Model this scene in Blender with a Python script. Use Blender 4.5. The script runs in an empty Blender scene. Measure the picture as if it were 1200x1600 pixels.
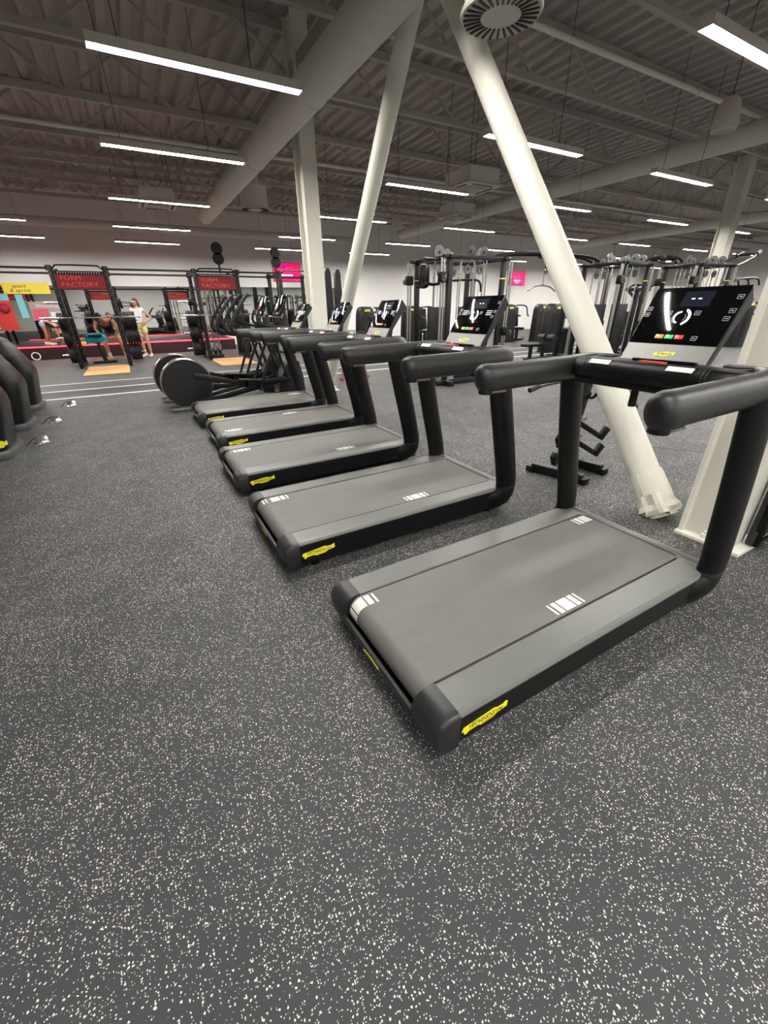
import bpy, bmesh, math, random
from math import sin, cos, pi, radians
from mathutils import Vector, Matrix

S = bpy.context.scene
COL = S.collection
rnd = random.Random(7)

# ------------------------------------------------------------------ camera
cam = bpy.data.cameras.new('camera')
cam.sensor_fit = 'HORIZONTAL'
cam.sensor_width = 36.0
cam.lens = 36.0 * 632.73 / 1200.0
cam.clip_start = 0.05
cam.clip_end = 200
cam_ob = bpy.data.objects.new('camera', cam)
COL.objects.link(cam_ob)
PITCH, ROLL, YAW = 0.46724082, -0.01665834, 0.51219911
_F = Vector((sin(YAW) * cos(PITCH), cos(YAW) * cos(PITCH), -sin(PITCH)))
_R = Vector((cos(YAW), -sin(YAW), 0))
_U = _R.cross(_F)
_r = _R * cos(ROLL) + _U * sin(ROLL)
_u = -_R * sin(ROLL) + _U * cos(ROLL)
_m = Matrix((_r, _u, -_F)).transposed().to_4x4()
_m.translation = Vector((0, 0, 1.35))
cam_ob.matrix_world = _m
S.camera = cam_ob

# ------------------------------------------------------------------ world, exposure
w = bpy.data.worlds.new('World')
S.world = w
w.use_nodes = True
w.node_tree.nodes['Background'].inputs[0].default_value = (0.9, 0.93, 1.0, 1)
w.node_tree.nodes['Background'].inputs[1].default_value = 0.0
LAMP = 142.0            # radiance of the hanging linear lights
S.view_settings.view_transform = 'Standard'
S.view_settings.look = 'None'
S.view_settings.exposure = 0.0
S.view_settings.gamma = 1.0
S.view_settings.use_curve_mapping = False
S.cycles.max_bounces = 8
S.cycles.diffuse_bounces = 4
S.cycles.glossy_bounces = 4
S.cycles.sample_clamp_indirect = 6.0
S.cycles.use_denoising = True

# ------------------------------------------------------------------ materials
def lin(c):
    return tuple((x / 12.92 if x <= 0.04045 else ((x + 0.055) / 1.055) ** 2.4) for x in c)

def rgb(r, g, b):
    return lin((r / 255, g / 255, b / 255))

def mat(name, col, rough=0.5, metal=0.0, var=0.12, scale=14.0, bump=0.0, spec=0.5, stretch=None, emit=None, estr=0.0):
    m = bpy.data.materials.new(name)
    m.use_nodes = True
    nt = m.node_tree
    b = nt.nodes['Principled BSDF']
    b.inputs['Roughness'].default_value = rough
    b.inputs['Metallic'].default_value = metal
    b.inputs['Specular IOR Level'].default_value = spec
    tc = nt.nodes.new('ShaderNodeTexCoord')
    mp = nt.nodes.new('ShaderNodeMapping')
    if stretch:
        mp.inputs['Scale'].default_value = stretch
    nz = nt.nodes.new('ShaderNodeTexNoise')
    nz.inputs['Scale'].default_value = scale
    nz.inputs['Detail'].default_value = 4
    nt.links.new(tc.outputs['Object'], mp.inputs['Vector'])
    nt.links.new(mp.outputs['Vector'], nz.inputs['Vector'])
    mx = nt.nodes.new('ShaderNodeMix')
    mx.data_type = 'RGBA'
    mx.inputs[6].default_value = (*[max(0, c * (1 - var)) for c in col], 1)
    mx.inputs[7].default_value = (*[min(1, c * (1 + var)) for c in col], 1)
    nt.links.new(nz.outputs['Fac'], mx.inputs[0])
    nt.links.new(mx.outputs[2], b.inputs['Base Color'])
    if bump:
        bp = nt.nodes.new('ShaderNodeBump')
        bp.inputs['Strength'].default_value = bump
        bp.inputs['Distance'].default_value = 0.004
        nt.links.new(nz.outputs['Fac'], bp.inputs['Height'])
        nt.links.new(bp.outputs['Normal'], b.inputs['Normal'])
    if emit:
        b.inputs['Emission Color'].default_value = (*emit, 1)
        b.inputs['Emission Strength'].default_value = estr
    return m

def floor_mat():
    m = bpy.data.materials.new('speckled_rubber')
    m.use_nodes = True
    nt = m.node_tree
    N = nt.nodes.new
    L = nt.links.new
    b = nt.nodes['Principled BSDF']
    tc = N('ShaderNodeTexCoord')
    # slight warp so that the granules are irregular
    wn = N('ShaderNodeTexNoise'); wn.inputs['Scale'].default_value = 260
    wa = N('ShaderNodeVectorMath'); wa.operation = 'SUBTRACT'; wa.inputs[1].default_value = (.5, .5, .5)
    wm = N('ShaderNodeVectorMath'); wm.operation = 'SCALE'; wm.inputs['Scale'].default_value = 0.006
    ws = N('ShaderNodeVectorMath'); ws.operation = 'ADD'
    L(tc.outputs['Object'], wn.inputs['Vector']); L(wn.outputs['Color'], wa.inputs[0]); L(wa.outputs[0], wm.inputs[0])
    L(tc.outputs['Object'], ws.inputs[0]); L(wm.outputs[0], ws.inputs[1])
    dens = N('ShaderNodeTexNoise'); dens.inputs['Scale'].default_value = 3.2; dens.inputs['Detail'].default_value = 3
    L(tc.outputs['Object'], dens.inputs['Vector'])
    fac = None
    for sc, keep, rad in ((120.0, 0.22, 0.255), (195.0, 0.20, 0.27)):
        v = N('ShaderNodeTexVoronoi'); v.voronoi_dimensions = '2D'
        v.inputs['Scale'].default_value = sc
        L(ws.outputs[0], v.inputs['Vector'])
        sp = N('ShaderNodeSeparateColor'); L(v.outputs['Color'], sp.inputs[0])
        # keep threshold varies with a broad noise: clear and crowded patches
        th = N('ShaderNodeMath'); th.operation = 'MULTIPLY_ADD'; th.inputs[1].default_value = 0.42; th.inputs[2].default_value = keep - 0.21
        L(dens.outputs['Fac'], th.inputs[0])
        lt = N('ShaderNodeMath'); lt.operation = 'LESS_THAN'
        L(sp.outputs[0], lt.inputs[0]); L(th.outputs[0], lt.inputs[1])
        rr = N('ShaderNodeMath'); rr.operation = 'MULTIPLY_ADD'; rr.inputs[1].default_value = rad * 0.7; rr.inputs[2].default_value = rad * 0.45
        L(sp.outputs[1], rr.inputs[0])
        ld = N('ShaderNodeMath'); ld.operation = 'LESS_THAN'
        L(v.outputs['Distance'], ld.inputs[0]); L(rr.outputs[0], ld.inputs[1])
        mu = N('ShaderNodeMath'); mu.operation = 'MULTIPLY'
        L(lt.outputs[0], mu.inputs[0]); L(ld.outputs[0], mu.inputs[1])
        if fac is None:
            fac = mu
        else:
            mxx = N('ShaderNodeMath'); mxx.operation = 'MAXIMUM'
            L(fac.outputs[0], mxx.inputs[0]); L(mu.outputs[0], mxx.inputs[1]); fac = mxx
    # base rubber: broad dusty variation plus fine grain
    n1 = N('ShaderNodeTexNoise'); n1.inputs['Scale'].default_value = 1.1; n1.inputs['Detail'].default_value = 5
    n2 = N('ShaderNodeTexNoise'); n2.inputs['Scale'].default_value = 420; n2.inputs['Detail'].default_value = 2
    L(tc.outputs['Object'], n1.inputs['Vector']); L(tc.outputs['Object'], n2.inputs['Vector'])
    a = N('ShaderNodeMix'); a.data_type = 'RGBA'
    a.inputs[6].default_value = (*rgb(48, 50, 53), 1); a.inputs[7].default_value = (*rgb(80, 82, 84), 1)
    L(n1.outputs['Fac'], a.inputs[0])
    g = N('ShaderNodeMix'); g.data_type = 'RGBA'; g.blend_type = 'MULTIPLY'; g.inputs[0].default_value = 0.35
    L(a.outputs[2], g.inputs[6]); L(n2.outputs['Color'], g.inputs[7])
    s = N('ShaderNodeMix'); s.data_type = 'RGBA'
    s.inputs[7].default_value = (*rgb(232, 223, 206), 1)
    L(fac.outputs[0], s.inputs[0]); L(g.outputs[2], s.inputs[6])
    L(s.outputs[2], b.inputs['Base Color'])
    b.inputs['Roughness'].default_value = 0.60
    b.inputs['Specular IOR Level'].default_value = 0.30
    bp = N('ShaderNodeBump'); bp.inputs['Strength'].default_value = 0.25; bp.inputs['Distance'].default_value = 0.002
    L(n2.outputs['Fac'], bp.inputs['Height']); L(bp.outputs['Normal'], b.inputs['Normal'])
    return m

def perf_mat():
    # black woven or perforated sheet: fine raised grid
    m = mat('black_mesh', rgb(30, 30, 31), .5)
    nt = m.node_tree
    b = nt.nodes['Principled BSDF']
    tc = nt.nodes.new('ShaderNodeTexCoord')
    v = nt.nodes.new('ShaderNodeTexVoronoi'); v.inputs['Scale'].default_value = 120; v.inputs['Randomness'].default_value = 0
    nt.links.new(tc.outputs['Object'], v.inputs['Vector'])
    r = nt.nodes.new('ShaderNodeMix'); r.data_type = 'RGBA'
    r.inputs[6].default_value = (0.003, 0.003, 0.003, 1); r.inputs[7].default_value = (*rgb(120, 118, 112), 1)
    nt.links.new(v.outputs['Distance'], r.inputs[0])
    nt.links.new(r.outputs[2], b.inputs['Base Color'])
    return m

M = {}
M['floor'] = floor_mat()
M['track'] = mat('track_rubber', rgb(58, 58, 60), .55, var=.15, scale=5)
M['white_paint'] = mat('white_paint', rgb(228, 225, 212), .55, var=.03, scale=5, bump=.08)
M['wall'] = mat('wall_paint', rgb(243, 240, 236), .8, var=.03, scale=2)
M['deck'] = mat('roof_deck', rgb(170, 162, 156), .6, var=.06, scale=3)
M['roof_steel'] = mat('roof_steel', rgb(172, 165, 158), .55, var=.08, scale=5)
M['duct'] = mat('duct_sheet', rgb(226, 222, 217), .5, var=.05, scale=4)
M['vent'] = mat('vent_white', rgb(205, 200, 190), .5, var=.04)
M['rail'] = mat('brushed_rail', rgb(110, 111, 107), .42, .15, var=.13, scale=22, stretch=(1.2, 26, 26), bump=.05)
M['belt'] = mat('belt', rgb(106, 103, 99), .62, var=.14, scale=4.5, stretch=(1, 3, 1), bump=.05)
M['black'] = mat('black_plastic', rgb(15, 15, 16), .42, var=.10, scale=30, bump=.08, spec=.28)
M['dark'] = mat('charcoal_plastic', rgb(38, 38, 39), .40, var=.10, scale=40, bump=.10, spec=.45)
M['foam'] = mat('grip_rubber', rgb(42, 42, 42), .42, var=.08, scale=60, bump=.12)
M['gloss'] = mat('gloss_black', rgb(7, 7, 8), .06, var=.05)
M['silver_panel'] = mat('silver_panel', rgb(124, 123, 119), .40, .3, var=.05, scale=30)
M['chrome'] = mat('chrome', rgb(215, 214, 210), .18, .95, var=.04)
M['steel'] = mat('grey_steel', rgb(112, 112, 112), .35, .6, var=.06)
M['yellow'] = mat('badge_yellow', rgb(255, 245, 48), .4, var=.03)
M['ink'] = mat('badge_ink', rgb(28, 26, 18), .5, var=.03)
M['white'] = mat('white_print', rgb(232, 230, 220), .5, var=.03)
M['red'] = mat('red_plastic', rgb(205, 62, 52), .35, var=.05)
M['frame'] = mat('black_frame', rgb(20, 20, 22), .40, .05, var=.10, scale=20, spec=.35)
M['plate'] = mat('rubber_plate', rgb(23, 23, 24), .55, var=.12, scale=20, bump=.1, spec=.35)
M['mesh'] = perf_mat()
M['shroud'] = mat('shroud_black', rgb(12, 12, 13), .36, var=.1, scale=18, spec=.4)
M['shell'] = mat('shell_plastic', rgb(24, 24, 25), .38, var=.10, scale=18, bump=.06, spec=.38)
M['wood'] = mat('plywood', rgb(222, 172, 112), .45, var=.13, scale=4, stretch=(1, 7, 1))
M['banner'] = mat('banner_red', rgb(140, 22, 34), .6, var=.08)
M['banner_ink'] = mat('banner_letter', rgb(238, 92, 84), .6, var=.04)
M['platform'] = mat('platform_maroon', rgb(56, 26, 32), .5, var=.1)
M['mirror'] = mat('mirror_glass', rgb(232, 236, 234), .015, 1.0, var=.0)
M['led_red'] = mat('led_red', rgb(255, 120, 130), .5, emit=(1.0, .012, .026), estr=11.0)
M['lamp'] = mat('lamp_diffuser', (1, 1, 1), .5, emit=(1.0, .975, .93), estr=LAMP)
M['housing'] = mat('lamp_housing', rgb(200, 195, 185), .5, var=.04)
M['cable'] = mat('black_cable', rgb(22, 22, 22), .5)
M['pink'] = mat('screen_pink', rgb(225, 8, 96), .3, emit=rgb(238, 6, 104), estr=.72)
M['pink2'] = mat('screen_rose', rgb(255, 80, 150), .3, emit=rgb(255, 70, 140), estr=.9)
M['lilac'] = mat('screen_lilac', rgb(240, 190, 250), .3, emit=rgb(240, 185, 250), estr=.9)
M['violet'] = mat('screen_violet', rgb(70, 30, 220), .3, emit=rgb(70, 30, 220), estr=.9)
M['lcd'] = mat('lcd_blue', rgb(22, 26, 40), .12, emit=rgb(34, 41, 64), estr=.12)
M['lit'] = mat('lit_white', rgb(235, 238, 245), .3, emit=(.9, .93, 1), estr=1.0)
M['lit_dim'] = mat('lit_grey', rgb(120, 122, 128), .3, emit=(.5, .52, .56), estr=.4)
M['lit_orange'] = mat('lit_orange', rgb(232, 130, 60), .3, emit=rgb(232, 128, 60), estr=.75)
M['lit_green'] = mat('lit_green', rgb(60, 180, 100), .3, emit=rgb(56, 176, 96), estr=.75)
M['lit_red'] = mat('lit_red', rgb(215, 50, 56), .3, emit=rgb(212, 46, 54), estr=.75)
M['poster_yellow'] = mat('poster_yellow', rgb(250, 226, 78), .6, var=.05)
M['poster_cyan'] = mat('poster_cyan', rgb(132, 214, 226), .6, var=.05)
M['poster_red'] = mat('poster_red', rgb(222, 70, 66), .6, var=.2, scale=6)
M['poster_pink'] = mat('poster_pink', rgb(226, 96, 122), .6, var=.15, scale=7)
M['poster_grey'] = mat('poster_grey', rgb(176, 160, 158), .6, var=.1, scale=6)
M['paper'] = mat('paper', rgb(240, 238, 232), .7, var=.03)
M['sign_red'] = mat('sign_red', rgb(176, 40, 52), .5)
M['skin'] = mat('skin', rgb(214, 158, 128), .5, var=.06, scale=10)
M['skin_tan'] = mat('skin_tan', rgb(190, 132, 102), .5, var=.06, scale=10)
M['hair'] = mat('dark_hair', rgb(30, 22, 20), .5, var=.2, scale=40)
M['hair_brown'] = mat('brown_hair', rgb(70, 48, 36), .5, var=.2, scale=40)
M['top_white'] = mat('white_cotton', rgb(238, 236, 232), .8, var=.04)
M['short_yellow'] = mat('yellow_fabric', rgb(240, 232, 150), .8, var=.05)
M['short_blue'] = mat('blue_fabric', rgb(170, 192, 222), .8, var=.06)
M['top_black'] = mat('black_cotton', rgb(18, 18, 19), .85, var=.1)
M['short_grey'] = mat('grey_fabric', rgb(86, 92, 94), .85, var=.1)
M['teal'] = mat('teal_towel', rgb(44, 168, 190), .9, var=.12, scale=30, bump=.3)
M['shoe_yellow'] = mat('yellow_shoe', rgb(240, 216, 96), .6)
M['sock'] = mat('white_sock', rgb(225, 222, 215), .8)
M['alu'] = mat('aluminium', rgb(178, 178, 176), .35, .7, var=.05)
M['sleeve'] = mat('white_wrap', rgb(226, 222, 206), .75, var=.05, scale=20, bump=.4)
M['eye'] = mat('eye_dark', rgb(30, 24, 22), .3)
M['lip'] = mat('lip', rgb(176, 98, 92), .5)

# ------------------------------------------------------------------ mesh helpers
class MB:
    def __init__(s):
        s.bm = bmesh.new()

    def _xf(s, verts, c, rx=0, ry=0, rz=0):
        m = Matrix.Translation(Vector(c)) @ Matrix.Rotation(rz, 4, 'Z') @ Matrix.Rotation(ry, 4, 'Y') @ Matrix.Rotation(rx, 4, 'X')
        bmesh.ops.transform(s.bm, matrix=m, verts=verts)

    def box(s, c, d, rx=0, ry=0, rz=0, bev=0, seg=2):
        r = bmesh.ops.create_cube(s.bm, size=1.0)
        v = r['verts']
        bmesh.ops.scale(s.bm, vec=Vector(d), verts=v)
        if bev:
            es = list({e for x in v for e in x.link_edges})
            q = bmesh.ops.bevel(s.bm, geom=es, offset=min(bev, min(d) * .49), segments=seg, affect='EDGES', profile=.5)
            v = list({x for f in q['faces'] for x in f.verts} | {x for x in v if x.is_valid})
        s._xf(v, c, rx, ry, rz)
        return s

    def bar(s, p0, p1, a, b, bev=0, up=(0, 0, 1)):
        p0, p1 = Vector(p0), Vector(p1)
        d = p1 - p0
        z = d.normalized()
        u = Vector(up)
        if abs(z.dot(u)) > .98:
            u = Vector((1, 0, 0))
        x = u.cross(z).normalized()
        y = z.cross(x)
        r = bmesh.ops.create_cube(s.bm, size=1.0)
        v = r['verts']
        bmesh.ops.scale(s.bm, vec=Vector((a, b, d.length)), verts=v)
        if bev:
            es = list({e for q in v for e in q.link_edges})
            q = bmesh.ops.bevel(s.bm, geom=es, offset=bev, segments=2, affect='EDGES', profile=.5)
            v = list({t for f in q['faces'] for t in f.verts} | {t for t in v if t.is_valid})
        m = Matrix((x, y, z)).transposed().to_4x4()
        m.translation = (p0 + p1) / 2
        bmesh.ops.transform(s.bm, matrix=m, verts=v)
        return s

    def rings(s, rings, cap0=True, cap1=True, close=False):
        vs = [[s.bm.verts.new(p) for p in r] for r in rings]
        n = len(vs[0])
        rng = range(len(vs)) if close else range(len(vs) - 1)
        for i in rng:
            a, b = vs[i], vs[(i + 1) % len(vs)]
            for k in range(n):
                s.bm.faces.new((a[k], a[(k + 1) % n], b[(k + 1) % n], b[k]))
        if not close:
            if cap0:
                s.bm.faces.new(vs[0][::-1])
            if cap1:
                s.bm.faces.new(vs[-1])
        return s

    def tube(s, pts, r, n=10, ra=None, up=(0, 0, 1), close=False, scale=None):
        """sweep of a circle (r) or ellipse (r across, ra along up) through pts"""
        P = [Vector(p) for p in pts]
        rings = []
        N = len(P)
        prev = None
        for i, p in enumerate(P):
            if close:
                t = (P[(i + 1) % N] - P[i - 1]).normalized()
            else:
                t = (P[min(i + 1, N - 1)] - P[max(i - 1, 0)]).normalized()
            if prev is None:
                u = Vector(up)
                if abs(t.dot(u)) > .97:
                    u = Vector((1, 0, 0)) if abs(t.x) < .9 else Vector((0, 1, 0))
                x = u.cross(t).normalized()
            else:
                x = (prev - t * prev.dot(t)).normalized()
            prev = x
            y = t.cross(x)
            k = (scale[i] if scale else 1.0)
            rr = (r[i] if isinstance(r, (list, tuple)) else r) * k
            rb = (ra * k) if ra else rr
            rings.append([p + x * rr * cos(2 * pi * j / n) + y * rb * sin(2 * pi * j / n) for j in range(n)])
        return s.rings(rings, close=close)

    def cyl(s, p0, p1, r, r1=None, n=16):
        return s.tube([p0, p1], [r, r if r1 is None else r1], n)

    def prism(s, poly, a, b, axis='y'):
        """closed 2d polygon extruded from a to b along an axis"""
        def mk(u, v, t):
            return {'y': (u, t, v), 'x': (t, u, v), 'z': (u, v, t)}[axis]
        r0 = [mk(u, v, a) for u, v in poly]
        r1 = [mk(u, v, b) for u, v in poly]
        return s.rings([r0, r1])

    def sphere(s, c, r, sc=(1, 1, 1), n=12):
        q = bmesh.ops.create_uvsphere(s.bm, u_segments=n, v_segments=max(6, n * 2 // 3), radius=r)
        bmesh.ops.scale(s.bm, vec=Vector(sc), verts=q['verts'])
        bmesh.ops.translate(s.bm, vec=Vector(c), verts=q['verts'])
        return s

    def lathe(s, prof, c=(0, 0, 0), axis='z', n=24, cap=True):
        rs = []
        for r, h in prof:
            ring = []
            for j in range(n):
                a = 2 * pi * j / n
                u, v = r * cos(a), r * sin(a)
                p = {'z': (u, v, h), 'x': (h, u, v), 'y': (v, h, u)}[axis]
                ring.append(Vector(p) + Vector(c))
            rs.append(ring)
        return s.rings(rs, cap, cap)

    def torus(s, c, R, r, axis='z', n=24, k=8):
        pts = []
        for j in range(n):
            a = 2 * pi * j / n
            u, v = R * cos(a), R * sin(a)
            pts.append(Vector({'z': (u, v, 0), 'x': (0, u, v), 'y': (u, 0, v)}[axis]) + Vector(c))
        return s.tube(pts, r, k, close=True, up={'z': (0, 0, 1), 'x': (1, 0, 0), 'y': (0, 1, 0)}[axis])

    def build(s, name, m, parent=None, sharp=35, mtx=None):
        bmesh.ops.recalc_face_normals(s.bm, faces=s.bm.faces)
        me = bpy.data.meshes.new(name)
        if mtx is not None:
            bmesh.ops.transform(s.bm, matrix=mtx, verts=s.bm.verts)
        s.bm.to_mesh(me)
        s.bm.free()
        me.materials.append(M[m] if isinstance(m, str) else m)
        me.polygons.foreach_set('use_smooth', [True] * len(me.polygons))
        me.set_sharp_from_angle(angle=radians(sharp))
        o = bpy.data.objects.new(name, me)
        COL.objects.link(o)
        if parent is not None:
            o.parent = parent
        return o

def tag(o, label=None, cat=None, group=None, kind=None):
    if label:
        o['label'] = label
    if cat:
        o['category'] = cat
    if group:
        o['group'] = group
    if kind:
        o['kind'] = kind
    return o

def thing(name, label, cat, loc=(0, 0, 0), rz=0, group=None):
    o = bpy.data.objects.new(name, None)
    o.empty_display_size = .1
    COL.objects.link(o)
    o.location = loc
    o.rotation_euler = (0, 0, rz)
    return tag(o, label, cat, group)

def copy_tree(o, parent=None):
    c = o.copy()
    COL.objects.link(c)
    if parent is not None:
        c.parent = parent
    for ch in o.children:
        copy_tree(ch, c)
    return c

def dup(o, loc, rz=None, label=None, group=None):
    c = copy_tree(o)
    c.location = loc
    if rz is not None:
        c.rotation_euler = (0, 0, rz)
    return tag(c, label, None, group)

def text(name, body, size, m, parent, origin, xdir, ydir, shear=0, extrude=.0006, align='CENTER', space=1.0, sx=1.0):
    cu = bpy.data.curves.new(name, 'FONT')
    cu.body = body
    cu.size = size
    cu.shear = shear
    cu.extrude = extrude
    cu.align_x = align
    cu.align_y = 'CENTER'
    cu.space_character = space
    cu.space_line = .85
    cu.resolution_u = 3
    t = bpy.data.objects.new(name + '_tmp', cu)
    me = bpy.data.meshes.new_from_object(t)
    bpy.data.objects.remove(t)
    bpy.data.curves.remove(cu)
    x, y = Vector(xdir).normalized(), Vector(ydir).normalized()
    z = x.cross(y).normalized()
    mt = Matrix((x * sx, y, z)).transposed().to_4x4()
    mt.translation = Vector(origin)
    me.transform(mt)
    me.materials.clear()
    me.materials.append(M[m])
    o = bpy.data.objects.new(name, me)
    COL.objects.link(o)
    if parent is not None:
        o.parent = parent
    return o

def arc(c, r, a0, a1, n, u, v):
    c, u, v = Vector(c), Vector(u), Vector(v)
    return [c + u * r * cos(a0 + (a1 - a0) * i / n) + v * r * sin(a0 + (a1 - a0) * i / n) for i in range(n + 1)]

# ================================================================== SETTING
X0, X1, Y0, Y1, ZD = -9.0, 36.0, -8.0, 20.0, 5.0
b = MB(); b.box(((X0 + X1) / 2, (Y0 + Y1) / 2, -.05), (X1 - X0, Y1 - Y0, .1))
tag(b.build('floor', 'floor'), kind='structure')
for nm, c, d in (('wall_back', ((X0 + X1) / 2, Y1 + .1, 2.6), (X1 - X0 + .4, .2, 5.3)), ('wall_front', ((X0 + X1) / 2, Y0 - .1, 2.6), (X1 - X0 + .4, .2, 5.3)),
                 ('wall_left', (X0 - .1, (Y0 + Y1) / 2, 2.6), (.2, Y1 - Y0, 5.3)), ('wall_right', (X1 + .1, (Y0 + Y1) / 2, 2.6), (.2, Y1 - Y0, 5.3))):
    b = MB(); b.box(c, d)
    tag(b.build(nm, 'wall'), kind='structure')
# corrugated roof deck, ribs along y
prof = []
x = X0
while x < X1:
    prof += [(x, ZD), (x + .11, ZD), (x + .15, ZD + .07), (x + .26, ZD + .07)]
    x += .30
b = MB()
va = [b.bm.verts.new((px, Y0, pz)) for px, pz in prof]
vb = [b.bm.verts.new((px, Y1, pz)) for px, pz in prof]
for i in range(len(prof) - 1):
    b.bm.faces.new((va[i], va[i + 1], vb[i + 1], vb[i]))
b.box(((X0 + X1) / 2, (Y0 + Y1) / 2, ZD + .2), (X1 - X0, Y1 - Y0, .1))
tag(b.build('ceiling', 'deck', sharp=20), kind='structure')

# white lane lines painted across the room
for i, (yy, wd) in enumerate(((9.13, .09), (10.05, .075), (11.05, .06))):
    b = MB(); b.box((12, yy, .0015), (42, wd, .003))
    tag(b.build('trim_%d' % (i + 1), 'white'), kind='structure')
b = MB(); b.box((12, 10.1, .0006), (42, 1.98, .0012))
tag(b.build('trim_4', 'track'), kind='structure')
# joints between the rubber rolls
for i, (p0, p1) in enumerate((((4.05, 2.78), (5.0, 1.4)), ((1.2, -.3), (1.2, -7)), ((5.0, 1.4), (9, 1.4)))):
    b = MB(); b.bar((p0[0], p0[1], .0005), (p1[0], p1[1], .0005), .012, .001)
    tag(b.build('trim_%d' % (5 + i), 'black'), kind='structure')

# roof trusses along x
truss = thing('roof_truss', 'pale open web roof truss nearest the camera, spanning under the deck', 'truss', (0, 2.4, 0))
b = MB(); b.box((13.5, 0, 4.93), (44.5, .09, .10)); b.build('top_chord', 'roof_steel', truss)
b = MB(); b.box((13.5, 0, 4.34), (44.5, .08, .08)); b.build('bottom_chord', 'roof_steel', truss)
wb = MB(); wb.bar((0, 0, 4.38), (.75, 0, 4.9), .035, .035); wb0 = wb.build('web_bar', 'roof_steel', truss)
wc = MB(); wc.bar((.75, 0, 4.9), (1.5, 0, 4.38), .035, .035); wc0 = wc.build('web_bar', 'roof_steel', truss)
for k in range(1, 14):
    for o in (wb0, wc0):
        c = o.copy(); COL.objects.link(c); c.location = (1.5 * k, 0, 0); c.parent = truss
for k in range(1, 4):
    for o in (wb0, wc0):
        c = o.copy(); COL.objects.link(c); c.location = (-1.5 * k, 0, 0); c.parent = truss
ORD = ['first', 'second', 'third', 'fourth', 'fifth', 'sixth', 'seventh', 'eighth', 'ninth', 'tenth']
for k in range(1, 9):
    dup(truss, (0, 2.4 + 1.82 * k, 0), label='pale open web roof truss, %s one back from the camera' % ORD[k], group=None)

# round ducts along y, one pipe along the back wall
def duct(name, p0, p1, r, label, joints):
    t = thing(name, label, 'duct', (0, 0, 0))
    b = MB(); b.cyl(p0, p1, r, n=28); b.build('duct_pipe', 'duct', t)
    p0, p1 = Vector(p0), Vector(p1)
    for k in range(1, joints):
        q = p0.lerp(p1, k / joints)
        d = (p1 - p0).normalized() * .02
        b = MB(); b.cyl(q - d, q + d, r + .012, n=28); b.build('joint_collar', 'duct', t)
    return t
duct('air_duct', (2.56, .6, 3.72), (2.56, 14.5, 3.72), .20, 'thick pale round duct sloping across the upper left, beside the white braces', 5)
duct('air_duct', (10.3, -2, 3.98), (10.3, 16.5, 3.98), .18, 'grey round duct crossing behind the right brace at upper right', 6)
duct('air_duct', (19.5, -2, 3.92), (19.5, 17, 3.92), .17, 'thin far round duct low at the right edge under the ceiling', 6)
duct('air_duct', (-8.9, 17.55, 3.77), (9.0, 17.55, 3.77), .13, 'long pale pipe running level along the top of the mirror wall', 7)
duct('sprinkler_pipe', (-8.9, 4.9, 4.22), (30, 4.9, 4.22), .03, 'thin sprinkler pipe crossing above the nearest hanging lights', 9)
duct('sprinkler_pipe', (-8.9, 10.7, 4.22), (30, 10.7, 4.22), .03, 'thin sprinkler pipe crossing far above the running lane lines', 9)

# hanging linear lights: a grid
light0 = thing('linear_light', '', 'light', (0, 0, 0))
b = MB(); b.box((.95, 0, .036), (1.9, .118, .056))
for q in (-1, 1):
    b.box((.95, q * .0575, .000), (1.9, .003, .020)); b.box((.95 + q * .9485, 0, 0), (.003, .114, .020))
b.build('housing', 'housing', light0)
b = MB(); b.box((.95, 0, .001), (1.893, .111, .012)); b.build('diffuser', 'lamp', light0)
for xx in (.25, 1.40):
    b = MB(); b.cyl((xx, 0, .06), (xx, 0, 1.62), .004, n=6); b.build('suspension_cable', 'cable', light0)
LX = [-3.5, .24, 4.72, 8.58, 13.0, 16.85, 21.3, 25.65, 29.6]
LY = [2.83, 5.45, 8.08, 11.4, 14.8, 17.8]
CN = ['far left', 'first left', 'second', 'third', 'fourth', 'fifth', 'sixth', 'seventh', 'eighth']
RN = ['nearest', 'second', 'third', 'fourth', 'fifth', 'farthest']
first = True
for i, lx in enumerate(LX):
    for j, ly in enumerate(LY):
        if (i == 0 and j < 3):
            continue
        lab = 'white linear hanging light, %s row from camera, %s column of the grid' % (RN[j], CN[i])
        if first:
            light0.location = (lx, ly, 3.39); light0['label'] = lab; light0['group'] = 'hanging linear lights'; first = False
        else:
            dup(light0, (lx, ly, 3.39), label=lab, group='hanging linear lights')
for ly in (-6.9, -4.0, -.9):        # unseen rows behind the camera, added and widened to brighten the mirror view
    for lx in LX[:6]:
        dup(light0, (lx, ly, 3.39), label='unseen linear light added behind the camera, %s row, %s column' % ('rear' if ly < -6 else 'middle' if ly < -2 else 'front', CN[LX.index(lx)]), group='hanging linear lights')

# round swirl diffusers
def swirl(x, y, z, r, label, ph=.45, nx=0.0):
    t = thing('swirl_diffuser', label, 'vent', (x, y, z))
    b = MB(); b.lathe([(r * .98, .03), (r, .015), (r * .97, 0), (r * .5, -.004), (.02, -.004)], n=48); b.build('face_plate', 'vent', t)
    slot = MB(); slot.box((r * .70, 0, -.006), (r * .42, .018 * r / .33, .008), rz=0)
    s0 = slot.build('slot', 'cable', t)
    n = 28
    for k in range(n):
        c = s0 if k == 0 else s0.copy()
        if k:
            COL.objects.link(c); c.parent = t
        a = 2 * pi * k / n
        # the blades are skewed a little from the radius
        c.rotation_euler = (0, 0, a)
    b = MB(); b.cyl((0, 0, .03), (0, 0, ph), r * .9, n=36); b.build('plenum', 'duct', t)
    b = MB(); b.cyl((nx, 0, ph - .01), (nx, 0, 5.0 - z), r * .42, n=24); b.build('neck', 'duct', t)
    return t
swirl(2.78, 3.15, 3.17, .285, 'large round white swirl diffuser at the top edge of the view', ph=.30, nx=.12)
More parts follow.
